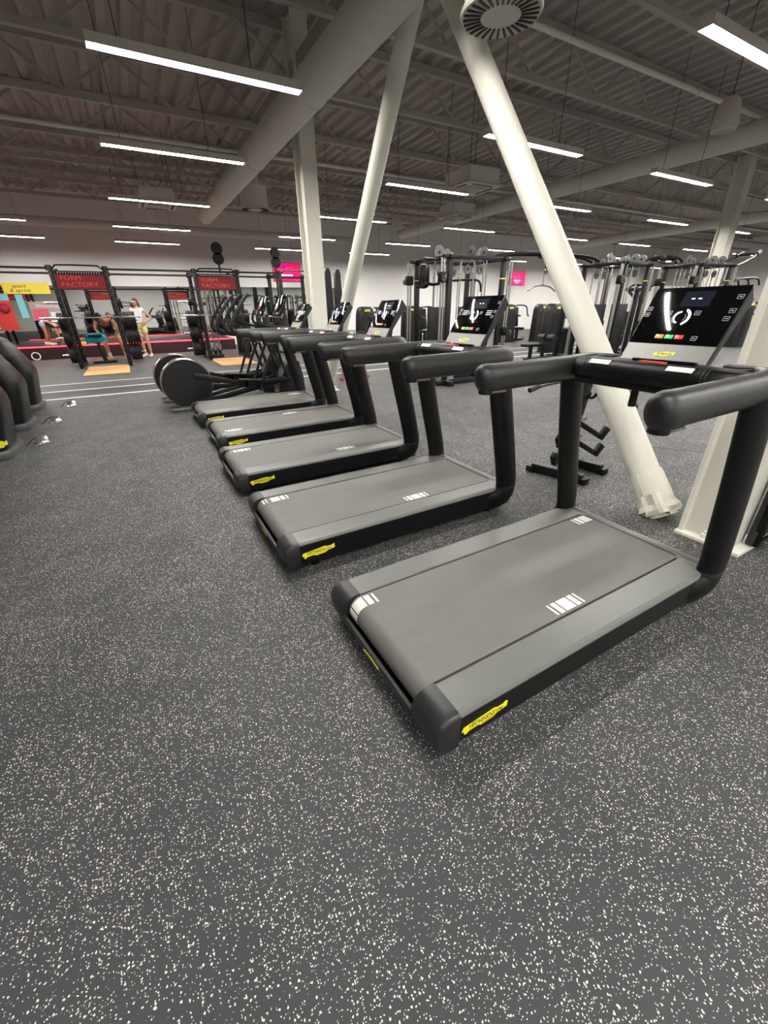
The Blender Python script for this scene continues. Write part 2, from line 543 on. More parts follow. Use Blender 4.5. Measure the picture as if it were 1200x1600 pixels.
swirl(3.36, 12.2, 3.55, .36, 'small far swirl diffuser under a round drum left of the far column')

# ceiling cassette units
def cassette(x, y, z, s, label):
    t = thing('ceiling_cassette', label, 'air conditioner', (x, y, z))
    b = MB(); b.box((0, 0, .17), (s * .86, s * .86, .28), bev=.02); b.build('casing', 'duct', t)
    b = MB(); b.box((0, 0, .02), (s, s, .035), bev=.015); b.build('fascia', 'vent', t)
    b = MB(); b.box((0, 0, -.004), (s * .52, s * .52, .02), bev=.006); b.build('intake_grille', 'roof_steel', t)
    for k in range(4):
        a = k * pi / 2
        b = MB(); b.box((cos(a) * s * .38, sin(a) * s * .38, 0), (.05 if k % 2 == 0 else s * .55, s * .55 if k % 2 == 0 else .05, .012)); b.build('air_slot', 'cable', t)
    for sx in (-1, 1):
        for sy in (-1, 1):
            b = MB(); b.cyl((sx * s * .4, sy * s * .4, .3), (sx * s * .4, sy * s * .4, 5.0 - z), .006, n=6); b.build('hanger_rod', 'cable', t)
cassette(1.28, 13.2, 3.62, .85, 'white ceiling cassette air conditioner hung behind the left row of lights')
cassette(7.1, 8.55, 3.60, .95, 'white ceiling cassette air conditioner hung in the centre beside a light')
cassette(9.4, 11.9, 3.75, .9, 'small far ceiling cassette just above the centre lights')
def pendant(x, y, z, s, label):
    t = thing('pendant_speaker', label, 'speaker', (x, y, z))
    b = MB(); b.lathe([(.06 * s, .30 * s), (.10 * s, .26 * s), (.14 * s, .06 * s), (.13 * s, 0), (.11 * s, -.01)], n=24); b.build('speaker_shell', 'vent', t)
    b = MB(); b.lathe([(.11 * s, -.012), (.02, -.02)], n=24); b.build('speaker_grille', 'roof_steel', t)
    b = MB(); b.cyl((0, 0, .29 * s), (0, 0, 5.0 - z), .005, n=6); b.build('suspension_cable', 'cable', t)
pendant(7.75, 4.05, 3.46, 1.15, 'cream pendant loudspeaker hanging at upper right below the deck')
pendant(7.84, 12.85, 3.5, 1.2, 'cream pendant loudspeaker hanging far off in the middle')

# steel columns (I sections) and the tubular braces between them
def column(x, y, label, top=4.95, w=.18, h=.34, pl=.32, px=.05, pd=.37, py=0.0):
    t = thing('steel_column', label, 'column', (x, y, 0))
    for sy in (-1, 1):
        b = MB(); b.box((0, sy * (h / 2 - .011), top / 2 + .02), (w, .022, top)); b.build('flange', 'white_paint', t)
    b = MB(); b.box((.005, 0, top / 2 + .02), (w * .5, h - .044, top)); b.build('web', 'white_paint', t)
    b = MB(); b.box((px, py, .0125), (pl, pd, .025), bev=.004); b.build('base_plate', 'white_paint', t)
    for sx in (-1, 1):
        b = MB(); b.lathe([(.022, .025), (.022, .05), (.012, .052), (.012, .07)], (px + sx * (pl / 2 - .03) if sx > 0 else -w / 2 + .022, 0, 0), n=6); b.build('anchor_bolt', 'white_paint', t)
    return t
column(2.90, .925, 'white painted steel I column on a base plate beside the nearest treadmill', h=.29, pd=.36, py=-.025)
column(2.95, 7.55, 'tall white steel I column standing behind the farthest treadmills', w=.24)
column(16.0, 7.5, 'broad white column far right behind the cable frames', w=.36, h=.36, pl=.5, px=0, pd=.5)

br1 = thing('tubular_brace', 'wide white diagonal tube brace leaning left, foot beside the near column', 'brace', (0, 0, 0))
b = MB(); b.cyl((2.95, 1.24, 0.01), (2.95, 4.22, 4.0027), .096, n=32); b.build('tube', 'white_paint', br1)
# torn wrap round the foot of the brace
ax0, axd = Vector((2.95, 1.24, .01)), Vector((0, 3.09, 4.14)).normalized()
side = Vector((1, 0, 0)); oth = axd.cross(side)
rng = random.Random(3)
rings = []
for k, (h, r) in enumerate(((.0, .125), (.03, .122), (.06, .124), (.10, .116), (.17, .112), (.30, .108), (.33, .105))):
    ring = []
    for j in range(28):
        a = 2 * pi * j / 28
        jj = rng.uniform(-.022, .020) if k < 4 else rng.uniform(-.001, .001)
        hh = h + (rng.uniform(-.0, .06) if k == 0 else 0)
        p = ax0 + axd * hh + (side * cos(a) + oth * sin(a)) * (r + jj)
        p.z = max(p.z, .004)
        ring.append(p)
    rings.append(ring)
b = MB(); b.rings(rings, False, False); b.build('foot_wrap', 'sleeve', br1, sharp=12)
br2 = thing('tubular_brace', 'slimmer looking white tube brace leaning right, rising from the far column foot', 'brace', (0, 0, 0))
b = MB(); b.cyl((2.95, 7.3, .01), (2.95, 4.44, 3.997), .096, n=32); b.build('tube', 'white_paint', br2)
b = MB(); b.box((2.95, 7.22, .006), (.30, .26, .012)); b.build('base_plate', 'white_paint', br2)
t = thing('ridge_beam', 'pale steel beam carried on the apex of the two braces', 'beam', (2.95, 4.33, 0))
b = MB(); b.box((0, 0, 4.17), (.2, .9, .34)); b.build('node_block', 'white_paint', t)
b = MB(); b.box((0, 2.6, 4.42), (.16, 14.6, .16)); b.build('beam', 'roof_steel', t)

# ================================================================== TREADMILLS
def cat_rom(P, n=6):
    P = [Vector(p) for p in P]
    out = []
    for i in range(len(P) - 1):
        p0, p1, p2, p3 = P[max(i - 1, 0)], P[i], P[i + 1], P[min(i + 2, len(P) - 1)]
        for k in range(n):
            t = k / n
            out.append(.5 * ((2 * p1) + (p2 - p0) * t + (2 * p0 - 5 * p1 + 4 * p2 - p3) * t * t + (3 * p1 - p0 - 3 * p2 + p3) * t ** 3))
    out.append(P[-1])
    return out

BADGE = [(0, .36), (.03, .70), (.60, .90), (.70, .93), (.78, .80), (.90, .82), (.96, .96), (1, .90), (.99, .44), (.78, .32), (.70, .12), (.42, .06), (.35, .20), (.16, .16), (.10, .0), (.06, .02), (.05, .30)]

def badge(parent, org, xd, yd, wd, ht, thick=.003, letters=True):
    """yellow plaque with dark lettering; org is its centre"""
    xd, yd = Vector(xd).normalized(), Vector(yd).normalized()
    zd = xd.cross(yd)
    o = Vector(org)
    r0 = [o + xd * (u - .5) * wd + yd * (v - .5) * ht for u, v in BADGE]
    b = MB(); b.rings([r0, [p + zd * thick for p in r0]])
    pl = b.build('badge', 'yellow', parent)
    if letters:
        f = o + zd * (thick + .0004)
        text('badge_lettering', 'TECHNOGYM', ht * .50, 'ink', pl, f + yd * ht * .0, xd, (yd + xd * .0), shear=.25, extrude=.0004, sx=wd * .80 / (ht * .50 * 6.65))
        b = MB()
        for v, u0, u1 in ((.28, -.30, .42 - .18), (-.27, -.08, .24)):
            p = f + yd * ht * v
            b.bar(p + xd * wd * u0, p + xd * wd * u1, .0005, ht * .03, up=zd)
        b.build('badge_line', 'ink', pl)
    return pl

def make_treadmill():
    t = thing('treadmill', '', 'treadmill', (0, 0, 0))
    W, IN = .4275, .288
    # side rails: brushed top cover and black side panel
    for sy in (-1, 1):
        b = MB()
        b.prism([(sy * IN, .150), (sy * IN, .189), (sy * (IN + .004), .193), (sy * .405, .193), (sy * .418, .189), (sy * .4255, .178), (sy * .4265, .150)], 0, 1.545, 'x')
        b.build('side_rail', 'rail', t, sharp=14)
        b = MB()
        b.prism([(sy * IN, .036), (sy * IN, .1497), (sy * .4275, .1497), (sy * .428, .165), (sy * .4265, .172), (sy * .4285, .1497), (sy * .4275, .060), (sy * .41, .036)], .0, 1.545, 'x')
        b.build('side_panel', 'black', t, sharp=14)
        # rounded rear cap
        prof = [(0, .1945), (-.03, .1935), (-.058, .186), (-.080, .168), (-.092, .142), (-.094, .110), (-.088, .070), (-.074, .042), (-.055, .030), (0, .030)]
        rings = []
        for k, (yy, sc) in enumerate(((IN - .006, 1), (.395, 1), (.414, .985), (.425, .94), (.4305, .86))):
            cx, cz = -.0, .112
            rings.append([(px * (sc if px < -.001 else 1), sy * yy, cz + (pz - cz) * sc) for px, pz in prof])
        b = MB(); b.rings(rings); b.build('rear_cap', 'dark', t, sharp=40)
        # nose pads under the deck
        for xx in (.10, 1.45):
            b = MB(); b.cyl((xx, sy * .36, 0), (xx, sy * .36, .04), .03); b.build('levelling_foot', 'black', t)
    b = MB(); b.prism([(-.078, .112), (-.0925, .114), (-.094, .104), (-.0885, .070), (-.074, .042), (-.055, .030), (-.03, .030), (-.03, .050), (-.066, .060), (-.072, .080)], -.286, .286, 'y')
    rb = b.build('rear_bar', 'dark', t)
    badge(rb, (-.0925, .01, .086), (0, -1, 0), (-.16, 0, 1), .125, .034, .002)
    b = MB(); b.box((.75, 0, .075), (1.5, .56, .06)); b.build('underframe', 'black', t)
    b = MB()
    pr = [(1.538, .1885), (.0, .1885)] + [(.0 - .0615 * sin(a), .127 + .0615 * cos(a)) for a in [pi * k / 12 for k in range(1, 13)]] + [(1.538, .110)]
    b.prism(pr, -.277, .277, 'y')
    b.build('belt', 'belt', t, sharp=40)
    # front frame with the rounded inner corners
    b = MB()
    b.box((1.578, 0, .115), (.066, .855, .158), bev=.02)
    for sy in (-1, 1):
        b.prism([(1.50, sy * .2885), (1.55, sy * .2885), (1.55, sy * .25), (1.545, sy * .25), (1.535, sy * .275)], .150, .1925, 'z')
    b.build('front_frame', 'rail', t)
    # uprights leaning back to the user
    for sy in (-1, 1):
        y = sy * .418
        pts = cat_rom([(1.38, y * .90, .106), (1.45, y * .97, .106), (1.53, y, .128), (1.556, y, .19), (1.542, y, .30), (1.46, y, .65), (1.372, y * .985, 1.03)], 7)
        b = MB(); b.tube(pts, .046, 24, ra=.080); b.build('upright', 'black', t)
        b = MB(); b.tube([(1.5555, y, .178), (1.5535, y, .199)], .049, 24, ra=.083); b.build('upright_collar', 'dark', t)
    # fat side handles turning in at the front corners
    for sy in (-1, 1):
        yy = sy * .395
        ptsh = [(.742, yy, 1.052), (.95, yy, 1.054), (1.20, yy, 1.056), (1.36, yy, 1.058)] + [(1.40 + .09 * sin(a), yy - sy * .09 * (1 - cos(a)), 1.060) for a in [pi / 2 * k / 6 for k in range(0, 7)]] + [(1.49, sy * .24, 1.060)]
        b = MB(); b.tube(ptsh, .050, 26, ra=.063); h = b.build('side_handle', 'foam', t)
        # end cap: bulging nose over a small ring
        rings = []
        for k in range(10):
            a = radians(84) * k / 9
            s_ = cos(a)
            rings.append([(.746 - .056 * sin(a), yy + .0525 * s_ ** .8 * cos(q), 1.052 + .027 * (1 - s_) + .0655 * s_ ** .8 * sin(q)) for q in [2 * pi * j / 26 for j in range(26)]])
        b = MB(); b.rings([[(.752, y_, z_) for _, y_, z_ in rings[0]]] + rings); cp = b.build('end_cap', 'dark', h, sharp=60)
        b = MB(); b.lathe([(.030, .982), (.033, .986), (.033, 1.000), (.030, 1.012)], (.748, yy, 0), n=20); b.build('end_ring', 'black', h)
        b = MB(); b.box((.800, yy, .9905), (.11, .056, .010), bev=.003); b.build('pulse_sensor', 'steel', h)
        b = MB(); b.box((.80, yy, .9835), (.14, .020, .006), bev=.002); b.build('handle_switch', 'red', h)
    # tray between the handles
    b = MB(); b.box((1.41, 0, 1.052), (.235, .70, .118), bev=.03, seg=3); tr = b.build('tray', 'black', t)
    b = MB(); b.box((1.425, 0, 1.1125), (.18, .66, .006), bev=.003); b.build('tray_top', 'dark', t)
    for sy in (-1, 1):
        b = MB(); b.lathe([(.038, 1.1157), (.047, 1.1157), (.049, 1.1190), (.047, 1.1210), (.043, 1.1190), (.038, 1.1160)], (1.452, sy * .278, 0), n=28); b.build('cup_holder_rim', 'dark', t)
        b = MB(); b.lathe([(.042, 1.1159), (.042, 1.1180)], (1.452, sy * .278, 0), n=24); b.build('cup_holder', 'gloss', t)
    gp = cat_rom([(1.38, .345, 1.066), (1.315, .330, 1.072), (1.278, .275, 1.076), (1.272, .15, 1.078), (1.272, 0, 1.078), (1.272, -.15, 1.078), (1.278, -.275, 1.076), (1.315, -.330, 1.072), (1.38, -.345, 1.066)], 5)
    b = MB(); b.tube(gp, .036, 16, ra=.044); g = b.build('grip_bar', 'black', t)
    for yy in (-.235, -.250, -.265, .235, .250, .265, .028):
        b = MB(); b.tube([(1.2755, yy - .003, 1.077), (1.2755, yy + .003, 1.077)], .0375, 16, ra=.0455); b.build('grip_ring', 'dark', g)
    for yy in (-.165, .185):
        b = MB(); b.box((1.2470, yy, 1.1105), (.024, .10, .003), ry=radians(-42)); b.build('grip_label', 'white', g)
    b = MB(); b.box((1.316, -.015, 1.118), (.034, .11, .014), bev=.004); b.build('stop_key', 'red', t)
    b = MB(); b.box((1.372, -.03, 1.121), (.026, .27, .014), bev=.005); b.build('tray_lip', 'gloss', t)
    # console
    u = Vector((.19, 0, .315)).normalized()
    xd = Vector((0, -1, 0))
    n = xd.cross(u)
    mt = Matrix((xd, u, n)).transposed().to_4x4()
    mt.translation = Vector((1.414, .012, 1.094))
    HW, HH = .191, .368
    b = MB()
    b.rings([[(-HW, 0, 0), (HW, 0, 0), (HW, HH - .012, 0), (HW - .012, HH, 0), (-HW + .012, HH, 0), (-HW, HH - .012, 0)],
             [(-HW, 0, -.018), (HW, 0, -.018), (HW, HH - .03, -.055), (HW - .012, HH - .018, -.055), (-HW + .012, HH - .018, -.055), (-HW, HH - .03, -.055)]])
    cs = b.build('console', 'dark', t, mtx=mt)
    b = MB(); b.box((0, .052, .002), (2 * HW - .010, .100, .004)); b.build('console_apron', 'silver_panel', cs, mtx=mt)
    b = MB(); b.box((0, .237, .0025), (2 * HW - .006, .262, .005), bev=.0018); gl = b.build('screen_glass', 'gloss', cs, mtx=mt)
    def at(a, v, c=.0056):
        return mt @ Vector((a, v, c))
    badge(cs, at(.0, .056, .004), xd, u, .086, .028, .0015)
    b = MB(); b.box((.01, .312, .0054), (.118, .070, .0008)); b.build('readout', 'lcd', cs, mtx=mt)
    b = MB()
    for aa in (-.007, .020):
        b.box((aa, .313, .0062), (.014, .005, .0006))
    b.build('readout_digit', 'lit', cs, mtx=mt)
    # ring shaped dial
    for (r, a0, a1, tk, mm) in ((.037, -1.1, 1.25, .0035, 'lit'), (.031, -1.0, 1.1, .0018, 'lit'), (.026, 1.75, 4.5, .0035, 'lit'), (.033, 2.2, 4.1, .0014, 'lit_dim'), (.020, -.8, .8, .0012, 'lit_dim')):
        pts = [(-.018 + r * cos(a0 + (a1 - a0) * k / 16), .228 + r * sin(a0 + (a1 - a0) * k / 16), .0055) for k in range(17)]
        b = MB(); b.tube(pts, tk, 6, ra=.0006, up=(0, 0, 1)); b.build('dial_arc', mm, cs, mtx=mt)
    for aa, mm in ((-.062, 'lit_orange'), (-.020, 'lit_green'), (.022, 'lit_red')):
        b = MB(); b.box((aa, .137, .0054), (.036, .018, .0008), bev=.0003); b.build('start_button', mm, cs, mtx=mt)
    for aa, vv in ((-.075, .248), (.042, .248), (.168, .318), (.168, .258), (.162, .224), (.085, .134), (-.172, .268), (-.172, .240)):
        b = MB()
        for dx, dy, sx, sy in ((0, .0085, .022, .0016), (0, -.0085, .022, .0016), (.0105, 0, .0016, .018), (-.0105, 0, .0016, .018), (0, 0, .010, .004)):
            b.box((aa + dx, vv + dy, .0054), (sx, sy, .0008))
        b.build('touch_key', 'lit_dim', cs, mtx=mt)
    b = MB(); b.bar((1.47, 0, 1.05), (1.50, 0, 1.20), .30, .05, bev=.01); b.build('console_neck', 'black', t)
    # badges on the two side panels
    badge(t, (.108, -.4293, .112), (1, 0, 0), (0, 0, 1), .20, .052, .002)
    badge(t, (.108, .4293, .112), (-1, 0, 0), (0, 0, 1), .20, .052, .002)
    return t

MARKBAR = ((-.083, .010), (-.052, .026), (0, .060), (.052, .026), (.083, .010))
def belt_mark(t, x, y, wrap=False):
    for dx, wd in MARKBAR:
        xx = x + dx
        if xx > 1.53:
            continue
        b = MB()
        if xx - wd / 2 < 0:
            # wraps round the rear roller
            R_ = .0622
            a0, a1 = -(xx + wd / 2) / R_, -(xx - wd / 2) / R_
            if a1 > 2.2:
                continue
            rg = []
            for k in range(7):
                a = max(a0, 0) + (a1 - max(a0, 0)) * k / 6
                rg.append([(-sin(a) * rr, yy, .127 + cos(a) * rr) for rr, yy in ((R_, y - .033), (R_, y + .033), (R_ - .003, y + .033), (R_ - .003, y - .033))])
            b.rings(rg)
        else:
            b.box((xx, y, .1886), (wd, .066, .0008))
        b.build('belt_mark', 'white', t)

T = make_treadmill()
TL = [((.622, 1.057), [(.741, -.232), (-.035, .232), (1.50, .235)], 'nearest black treadmill, whole deck and grey belt in view'),
      ((.530, 2.334), [(.058, .232), (.905, -.235)], 'second black treadmill from the camera, between the nearest one and the third'),
      ((.537, 3.580), [(.086, .225), (.944, -.235)], 'third black treadmill from the camera, middle of the row of five'),
      ((.600, 4.790), [(.116, -.215), (.887, .235)], 'fourth black treadmill from the camera, one before the farthest'),
      ((.580, 6.020), [(1.38, .225)], 'farthest black treadmill of the row, beside the two elliptical trainers')]
roots = []
for i in range(1, 5):
    roots.append(dup(T, (TL[i][0][0], TL[i][0][1], 0)))
T.location = (TL[0][0][0], TL[0][0][1], 0)
# safety clip dangling from the tray of the nearest machine
b = MB(); b.box((1.468, .112, .930), (.018, .036, .085), rz=radians(35), bev=.0085, seg=3); sc = b.build('safety_clip', 'shell', T)
b = MB(); b.tube([(1.468, .112, .97), (1.466, .112, 1.0)], .005, 6); b.build('clip_cord', 'cable', sc)
for i, t in enumerate([T] + roots):
    tag(t, TL[i][2], None, 'row of treadmills')
    for x, y in TL[i][1]:
        belt_mark(t, x, y)
    if i:
        u = Vector((.19, 0, .315)).normalized(); xd = Vector((0, -1, 0)); n = xd.cross(u)
        mt = Matrix((xd, u, n)).transposed().to_4x4(); mt.translation = Vector((1.414, .012, 1.094))
        cs = [c for c in t.children if c.name.startswith('console') and 'neck' not in c.name][0]
        b = MB()
        for sx in (-1, 1):
            for r in range(3):
                for k in range(4):
                    b.box((sx * .118 + (k - 1.5) * .013, .262 - r * .013, .0056), (.0085, .004, .0006))
        b.build('readout_text', 'lit', cs, mtx=mt)

# ================================================================== MIRROR WALL, SCREENS, POSTERS
b = MB(); b.box((2.15, Y1 - .012, 1.30), (13.5, .02, 1.84)); tag(b.build('mirror', 'mirror'), 'long wall mirror behind the power racks and maroon platform', 'mirror')
def screen(x, z, wd, ht, label):
    t = thing('wall_screen', label, 'screen', (x, Y1 - .06, z))
    b = MB(); b.box((0, .03, 0), (wd, .05, ht), bev=.008); b.build('screen_case', 'gloss', t)
    f = -.0005
    b = MB(); b.box((0, f, 0), (wd * .97, .01, ht * .95)); b.build('display', 'pink', t)
    b = MB(); b.cyl((-wd * .12, f - .004, ht * .27), (-wd * .12, f - .007, ht * .27), ht * .085, n=20); b.build('display_dot', 'violet', t)
    b = MB(); b.bar((-wd * .02, f - .006, ht * .20), (wd * .2, f - .006, ht * .27), ht * .05, .004, up=(0, 1, 0)); b.build('display_swoosh', 'pink2', t)
    b = MB()
    for k in range(6):
        xx = -wd * .25 + k * wd * .088
        b.bar((xx - wd * .02, f - .006, ht * .0), (xx + wd * .025, f - .006, ht * .12), wd * .035, .004, up=(0, 1, 0))
    b.build('display_headline', 'pink2', t)
    b = MB(); b.box((-wd * .02, f - .006, -ht * .17), (wd * .42, .004, ht * .12)); b.box((-wd * .03, f - .006, -ht * .31), (wd * .28, .004, ht * .06)); b.build('display_caption', 'lilac', t)
    b = MB()
    for r in (.13, .09):
        b.torus((wd * .33, f - .006, -ht * .33), ht * r, ht * .012, 'y', 20, 6)
    b.build('display_ring', 'pink2', t)
screen(20.5, 2.78, 1.26, .73, 'pink lit wall screen right of the tall cable tower')
screen(6.55, 2.80, 1.26, .73, 'pink lit wall screen left of the far white column, above the mirror')

def panel(x, z, wd, ht, m, label, cat='poster', nm='wall_poster', y=None):
    t = thing(nm, label, cat, (x, (Y1 - .045) if y is None else y, z))
    b = MB(); b.box((0, .01, 0), (wd, .02, ht)); b.build('poster_board', m, t)
    return t
t = panel(-2.78, 2.13, 1.30, .34, 'poster_yellow', 'yellow banner with dark slanted lettering above the bending woman')
text('lettering', 'sport\n& sprint', .155, 'ink', t, (-.20, -.001, .0), (1, 0, 0), (0, 0, 1), shear=.3, sx=1.15)
t = panel(-3.08, 1.58, .20, .72, 'poster_cyan', 'narrow pale cyan poster strip left under the yellow banner')
t = panel(-3.62, 1.40, .52, 1.15, 'poster_red', 'red and cyan figure poster at the left edge of the frame')
b = MB(); b.box((0, -.004, .46), (.50, .006, .20)); b.build('poster_top', 'poster_cyan', t)
b = MB(); b.lathe([(.001, -.10), (.10, -.08), (.15, 0), (.10, .08), (.001, .10)], (0.05, -.006, .12), 'y', 18); b.build('poster_figure', 'sign_red', t)
t = panel(-2.42, 1.42, .92, .60, 'poster_grey', 'grey and pink notice board with white heading, behind the bending woman')
b = MB(); b.box((-.20, -.004, -.11), (.46, .006, .36)); b.build('notice', 'poster_pink', t)
b = MB(); b.box((.25, -.004, -.10), (.34, .006, .14)); b.box((.25, -.004, -.23), (.34, .006, .05)); b.build('notice', 'paper', t)
text('lettering', 'Workshop', .15, 'paper', t, (.05, -.001, .16), (1, 0, 0), (0, 0, 1))

# red lit training platform in front of the mirror
t = thing('platform_bench', 'low maroon platform with a glowing red top edge along the mirror', 'platform', (0, 17.58, 0))
b = MB(); b.box((-.1, 1.15, .195), (7.0, 2.3, .39)); b.build('platform_body', 'platform', t)
b = MB(); b.box((-.1, -.006, .385), (7.0, .02, .028)); b.build('led_strip', 'led_red', t)
b = MB(); b.box((-1.87, -.004, .145), (.32, .01, .03)); b.build('handhold_slot', 'steel', t)
b = MB(); b.torus((0, 0, 0), .11, .016, 'y', 28, 8)
o = b.build('gym_ring', 'white'); o.location = (-2.82, 17.525, .126); o.rotation_euler = (radians(-14), 0, 0)
tag(o, 'white gymnastic ring leaning against the maroon platform', 'ring')
b = MB(); b.lathe([(.20, 0), (.20, .05), (.06, .055)], n=24); o = b.build('balance_disc', 'yellow'); o.location = (-1.42, 18.3, .39)
tag(o, 'yellow disc lying on the platform behind the left power rack', 'disc')
for i, (x, y, r) in enumerate(((2.42, 17.2, .16), (2.66, 17.12, .15), (2.53, 16.86, .14))):
    b = MB(); b.sphere((0, 0, r), r, n=18); o = b.build('medicine_ball', 'steel'); o.location = (x, y, 0)
    tag(o, '%s grey medicine ball on the floor behind the second rack' % ['leftmost', 'rear right', 'front'][i], 'ball', 'medicine balls by the platform')
# wooden lifting pads set in the floor
for x, lab in ((-.745, 'plywood lifting pad on the floor in front of the left power rack'), (2.43, 'plywood lifting pad on the floor in front of the second power rack')):
    b = MB(); b.box((0, 0, .006), (.98, 1.95, .012), bev=.003); o = b.build('lifting_pad', 'wood'); o.location = (x, 13.28, 0)
    tag(o, lab, 'lifting pad')

# ================================================================== POWER RACKS
def upright(x, y, h, t):
    b = MB(); b.box((0, 0, h / 2), (.10, .10, h), bev=.008)
    o = b.build('upright', 'frame', t); o.location = (x, y, 0)
    hl = MB()
    for k in range(int(h / .16)):
        hl.box((0, -.0503, .14 + k * .16), (.016, .002, .022))
        hl.box((-.0503, 0, .14 + k * .16), (.002, .016, .022))
    hl.build('bolt_hole', 'steel', o)
    b = MB(); b.box((0, 0, .006), (.14, .14, .012)); b.build('foot_plate', 'frame', o)
    for s in (-1, 1):
        b = MB(); b.cyl((s * .045, -.045, .01), (s * .045, -.045, .03), .014, n=8); b.build('foot_bolt', 'chrome', o)
    return o
PY, PZ = 15.2, ((.27, 4, .225), (.72, 5, .225), (1.14, 5, .225), (1.60, 2, .11))
def rack(name, xl, label, banner=True, target=False):
    t = thing(name, label, 'rack', (xl, 14.0, 0))
    w_ = 1.14
    for x in (0, w_):
        for y in (0, 1.2):
            upright(x, y, 2.40, t)
        b = MB(); b.box((x, .6, 2.30), (.06, 1.14, .07)); b.build('side_beam', 'frame', t)
        b = MB(); b.box((x, .6, .05), (.06, 1.14, .06)); b.build('base_beam', 'frame', t)
    b = MB(); b.box((w_ / 2, 1.2, 2.30), (w_ - .07, .06, .07)); b.build('rear_beam', 'frame', t)
    b = MB(); b.tube(cat_rom([(0, 0, 2.28), (.1, -.05, 2.37), (.2, -.06, 2.40), (w_ - .2, -.06, 2.40), (w_ - .1, -.05, 2.37), (w_, 0, 2.28)], 4), .018, 10); b.build('pull_up_bar', 'frame', t)
    if banner:
        b = MB(); b.box((w_ / 2, 0, 2.045), (w_ - .075, .03, .31)); bn = b.build('banner', 'banner', t)
        b = MB(); b.box((w_ / 2, 0, 2.245), (w_ - .075, .05, .075)); s_ = b.build('banner_rail', 'frame', t)
        b = MB()
        for k in range(17):
            b.box((.14 + k * .054, -.026, 2.245), (.014, .003, .03))
        b.build('rail_hole', 'white', s_)
        text('lettering', 'FORM', .135, 'banner_ink', bn, (.14, -.0165, 2.125), (1, 0, 0), (0, 0, 1), align='LEFT', sx=1.25)
        text('lettering', 'FACTORY', .135, 'banner_ink', bn, (.14, -.0165, 1.985), (1, 0, 0), (0, 0, 1), align='LEFT', sx=1.3)
        text('lettering', 'FORM', .135, 'banner_ink', bn, (w_ - .14, .0165, 2.125), (-1, 0, 0), (0, 0, 1), align='LEFT', sx=1.25)
        text('lettering', 'FACTORY', .135, 'banner_ink', bn, (w_ - .14, .0165, 1.985), (-1, 0, 0), (0, 0, 1), align='LEFT', sx=1.3)
    for x, s in ((0, -1), (w_, 1)):
        for z, n, r in PZ:
            b = MB(); b.cyl((x + s * .048, 1.2, z), (x + s * .48, 1.2, z), .024, n=12); b.build('plate_peg', 'chrome', t)
        b = MB(); b.box((x, -.085, 1.17), (.06, .07, .10), bev=.01); b.build('bar_hook', 'frame', t)
    if target:
        for z, r in ((2.66, .155), (2.90, .155)):
            b = MB(); b.cyl((w_ * .62, .02, z), (w_ * .62, -.01, z), r, n=28); b.build('target_disc', 'black', t)
        b = MB(); b.box((w_ * .62, .03, 2.6), (.05, .02, .6)); b.build('target_post', 'frame', t)
        b = MB(); b.box((w_ / 2, .03, 2.335), (w_ - .075, .04, .05)); b.build('target_beam', 'frame', t)
    return t
rack('power_rack', -1.36, 'black power rack with a red banner at left, man bending inside it')
rack('power_rack', 1.92, 'black power rack with a red banner right of the woman in yellow shorts', target=True)
rack('power_rack', -4.66, 'black power rack beyond the left edge, seen only in the mirror')
rack('power_rack', 4.35, 'black power rack without banner just left of the far white column', banner=False)
# its double round target stands on the near upright
t = thing('target_stand', 'double round black ball target beside the pink screen', 'target', (4.24, 13.85, 0))
b = MB(); b.box((-.02, .06, 1.35), (.045, .045, 2.7)); b.build('post', 'frame', t)
b = MB(); b.box((-.02, .06, .006), (.16, .16, .012)); b.build('foot_plate', 'frame', t)
for z in (2.60, 2.84):
    b = MB(); b.cyl((0, .03, z), (0, 0, z), .145, n=28); b.build('target_disc', 'black', t)
# bars that tie the racks together
for i, (xa, xb) in enumerate(((-3.48, -1.40), (-.18, 1.88), (3.10, 4.31))):
    for y, nm in ((14.0, 'front'), (15.2, 'rear')):
        t = thing('connecting_bar', '%s black bar tying the racks together, %s' % (nm, ['left of the first rack', 'between the two red bannered racks', 'right of the second rack'][i]), 'bar', (xa, y, 2.335 if y < 15 else 2.30), 0, 'bars between the racks')
        b = MB(); b.box(((xb - xa) / 2, 0, 0), (xb - xa, .045, .045)); b.build('bar', 'frame', t)
        for xx in (0, xb - xa):
            b = MB(); b.box((xx, -.02, 0), (.09, .05, .11)); b.build('bracket', 'frame', t)
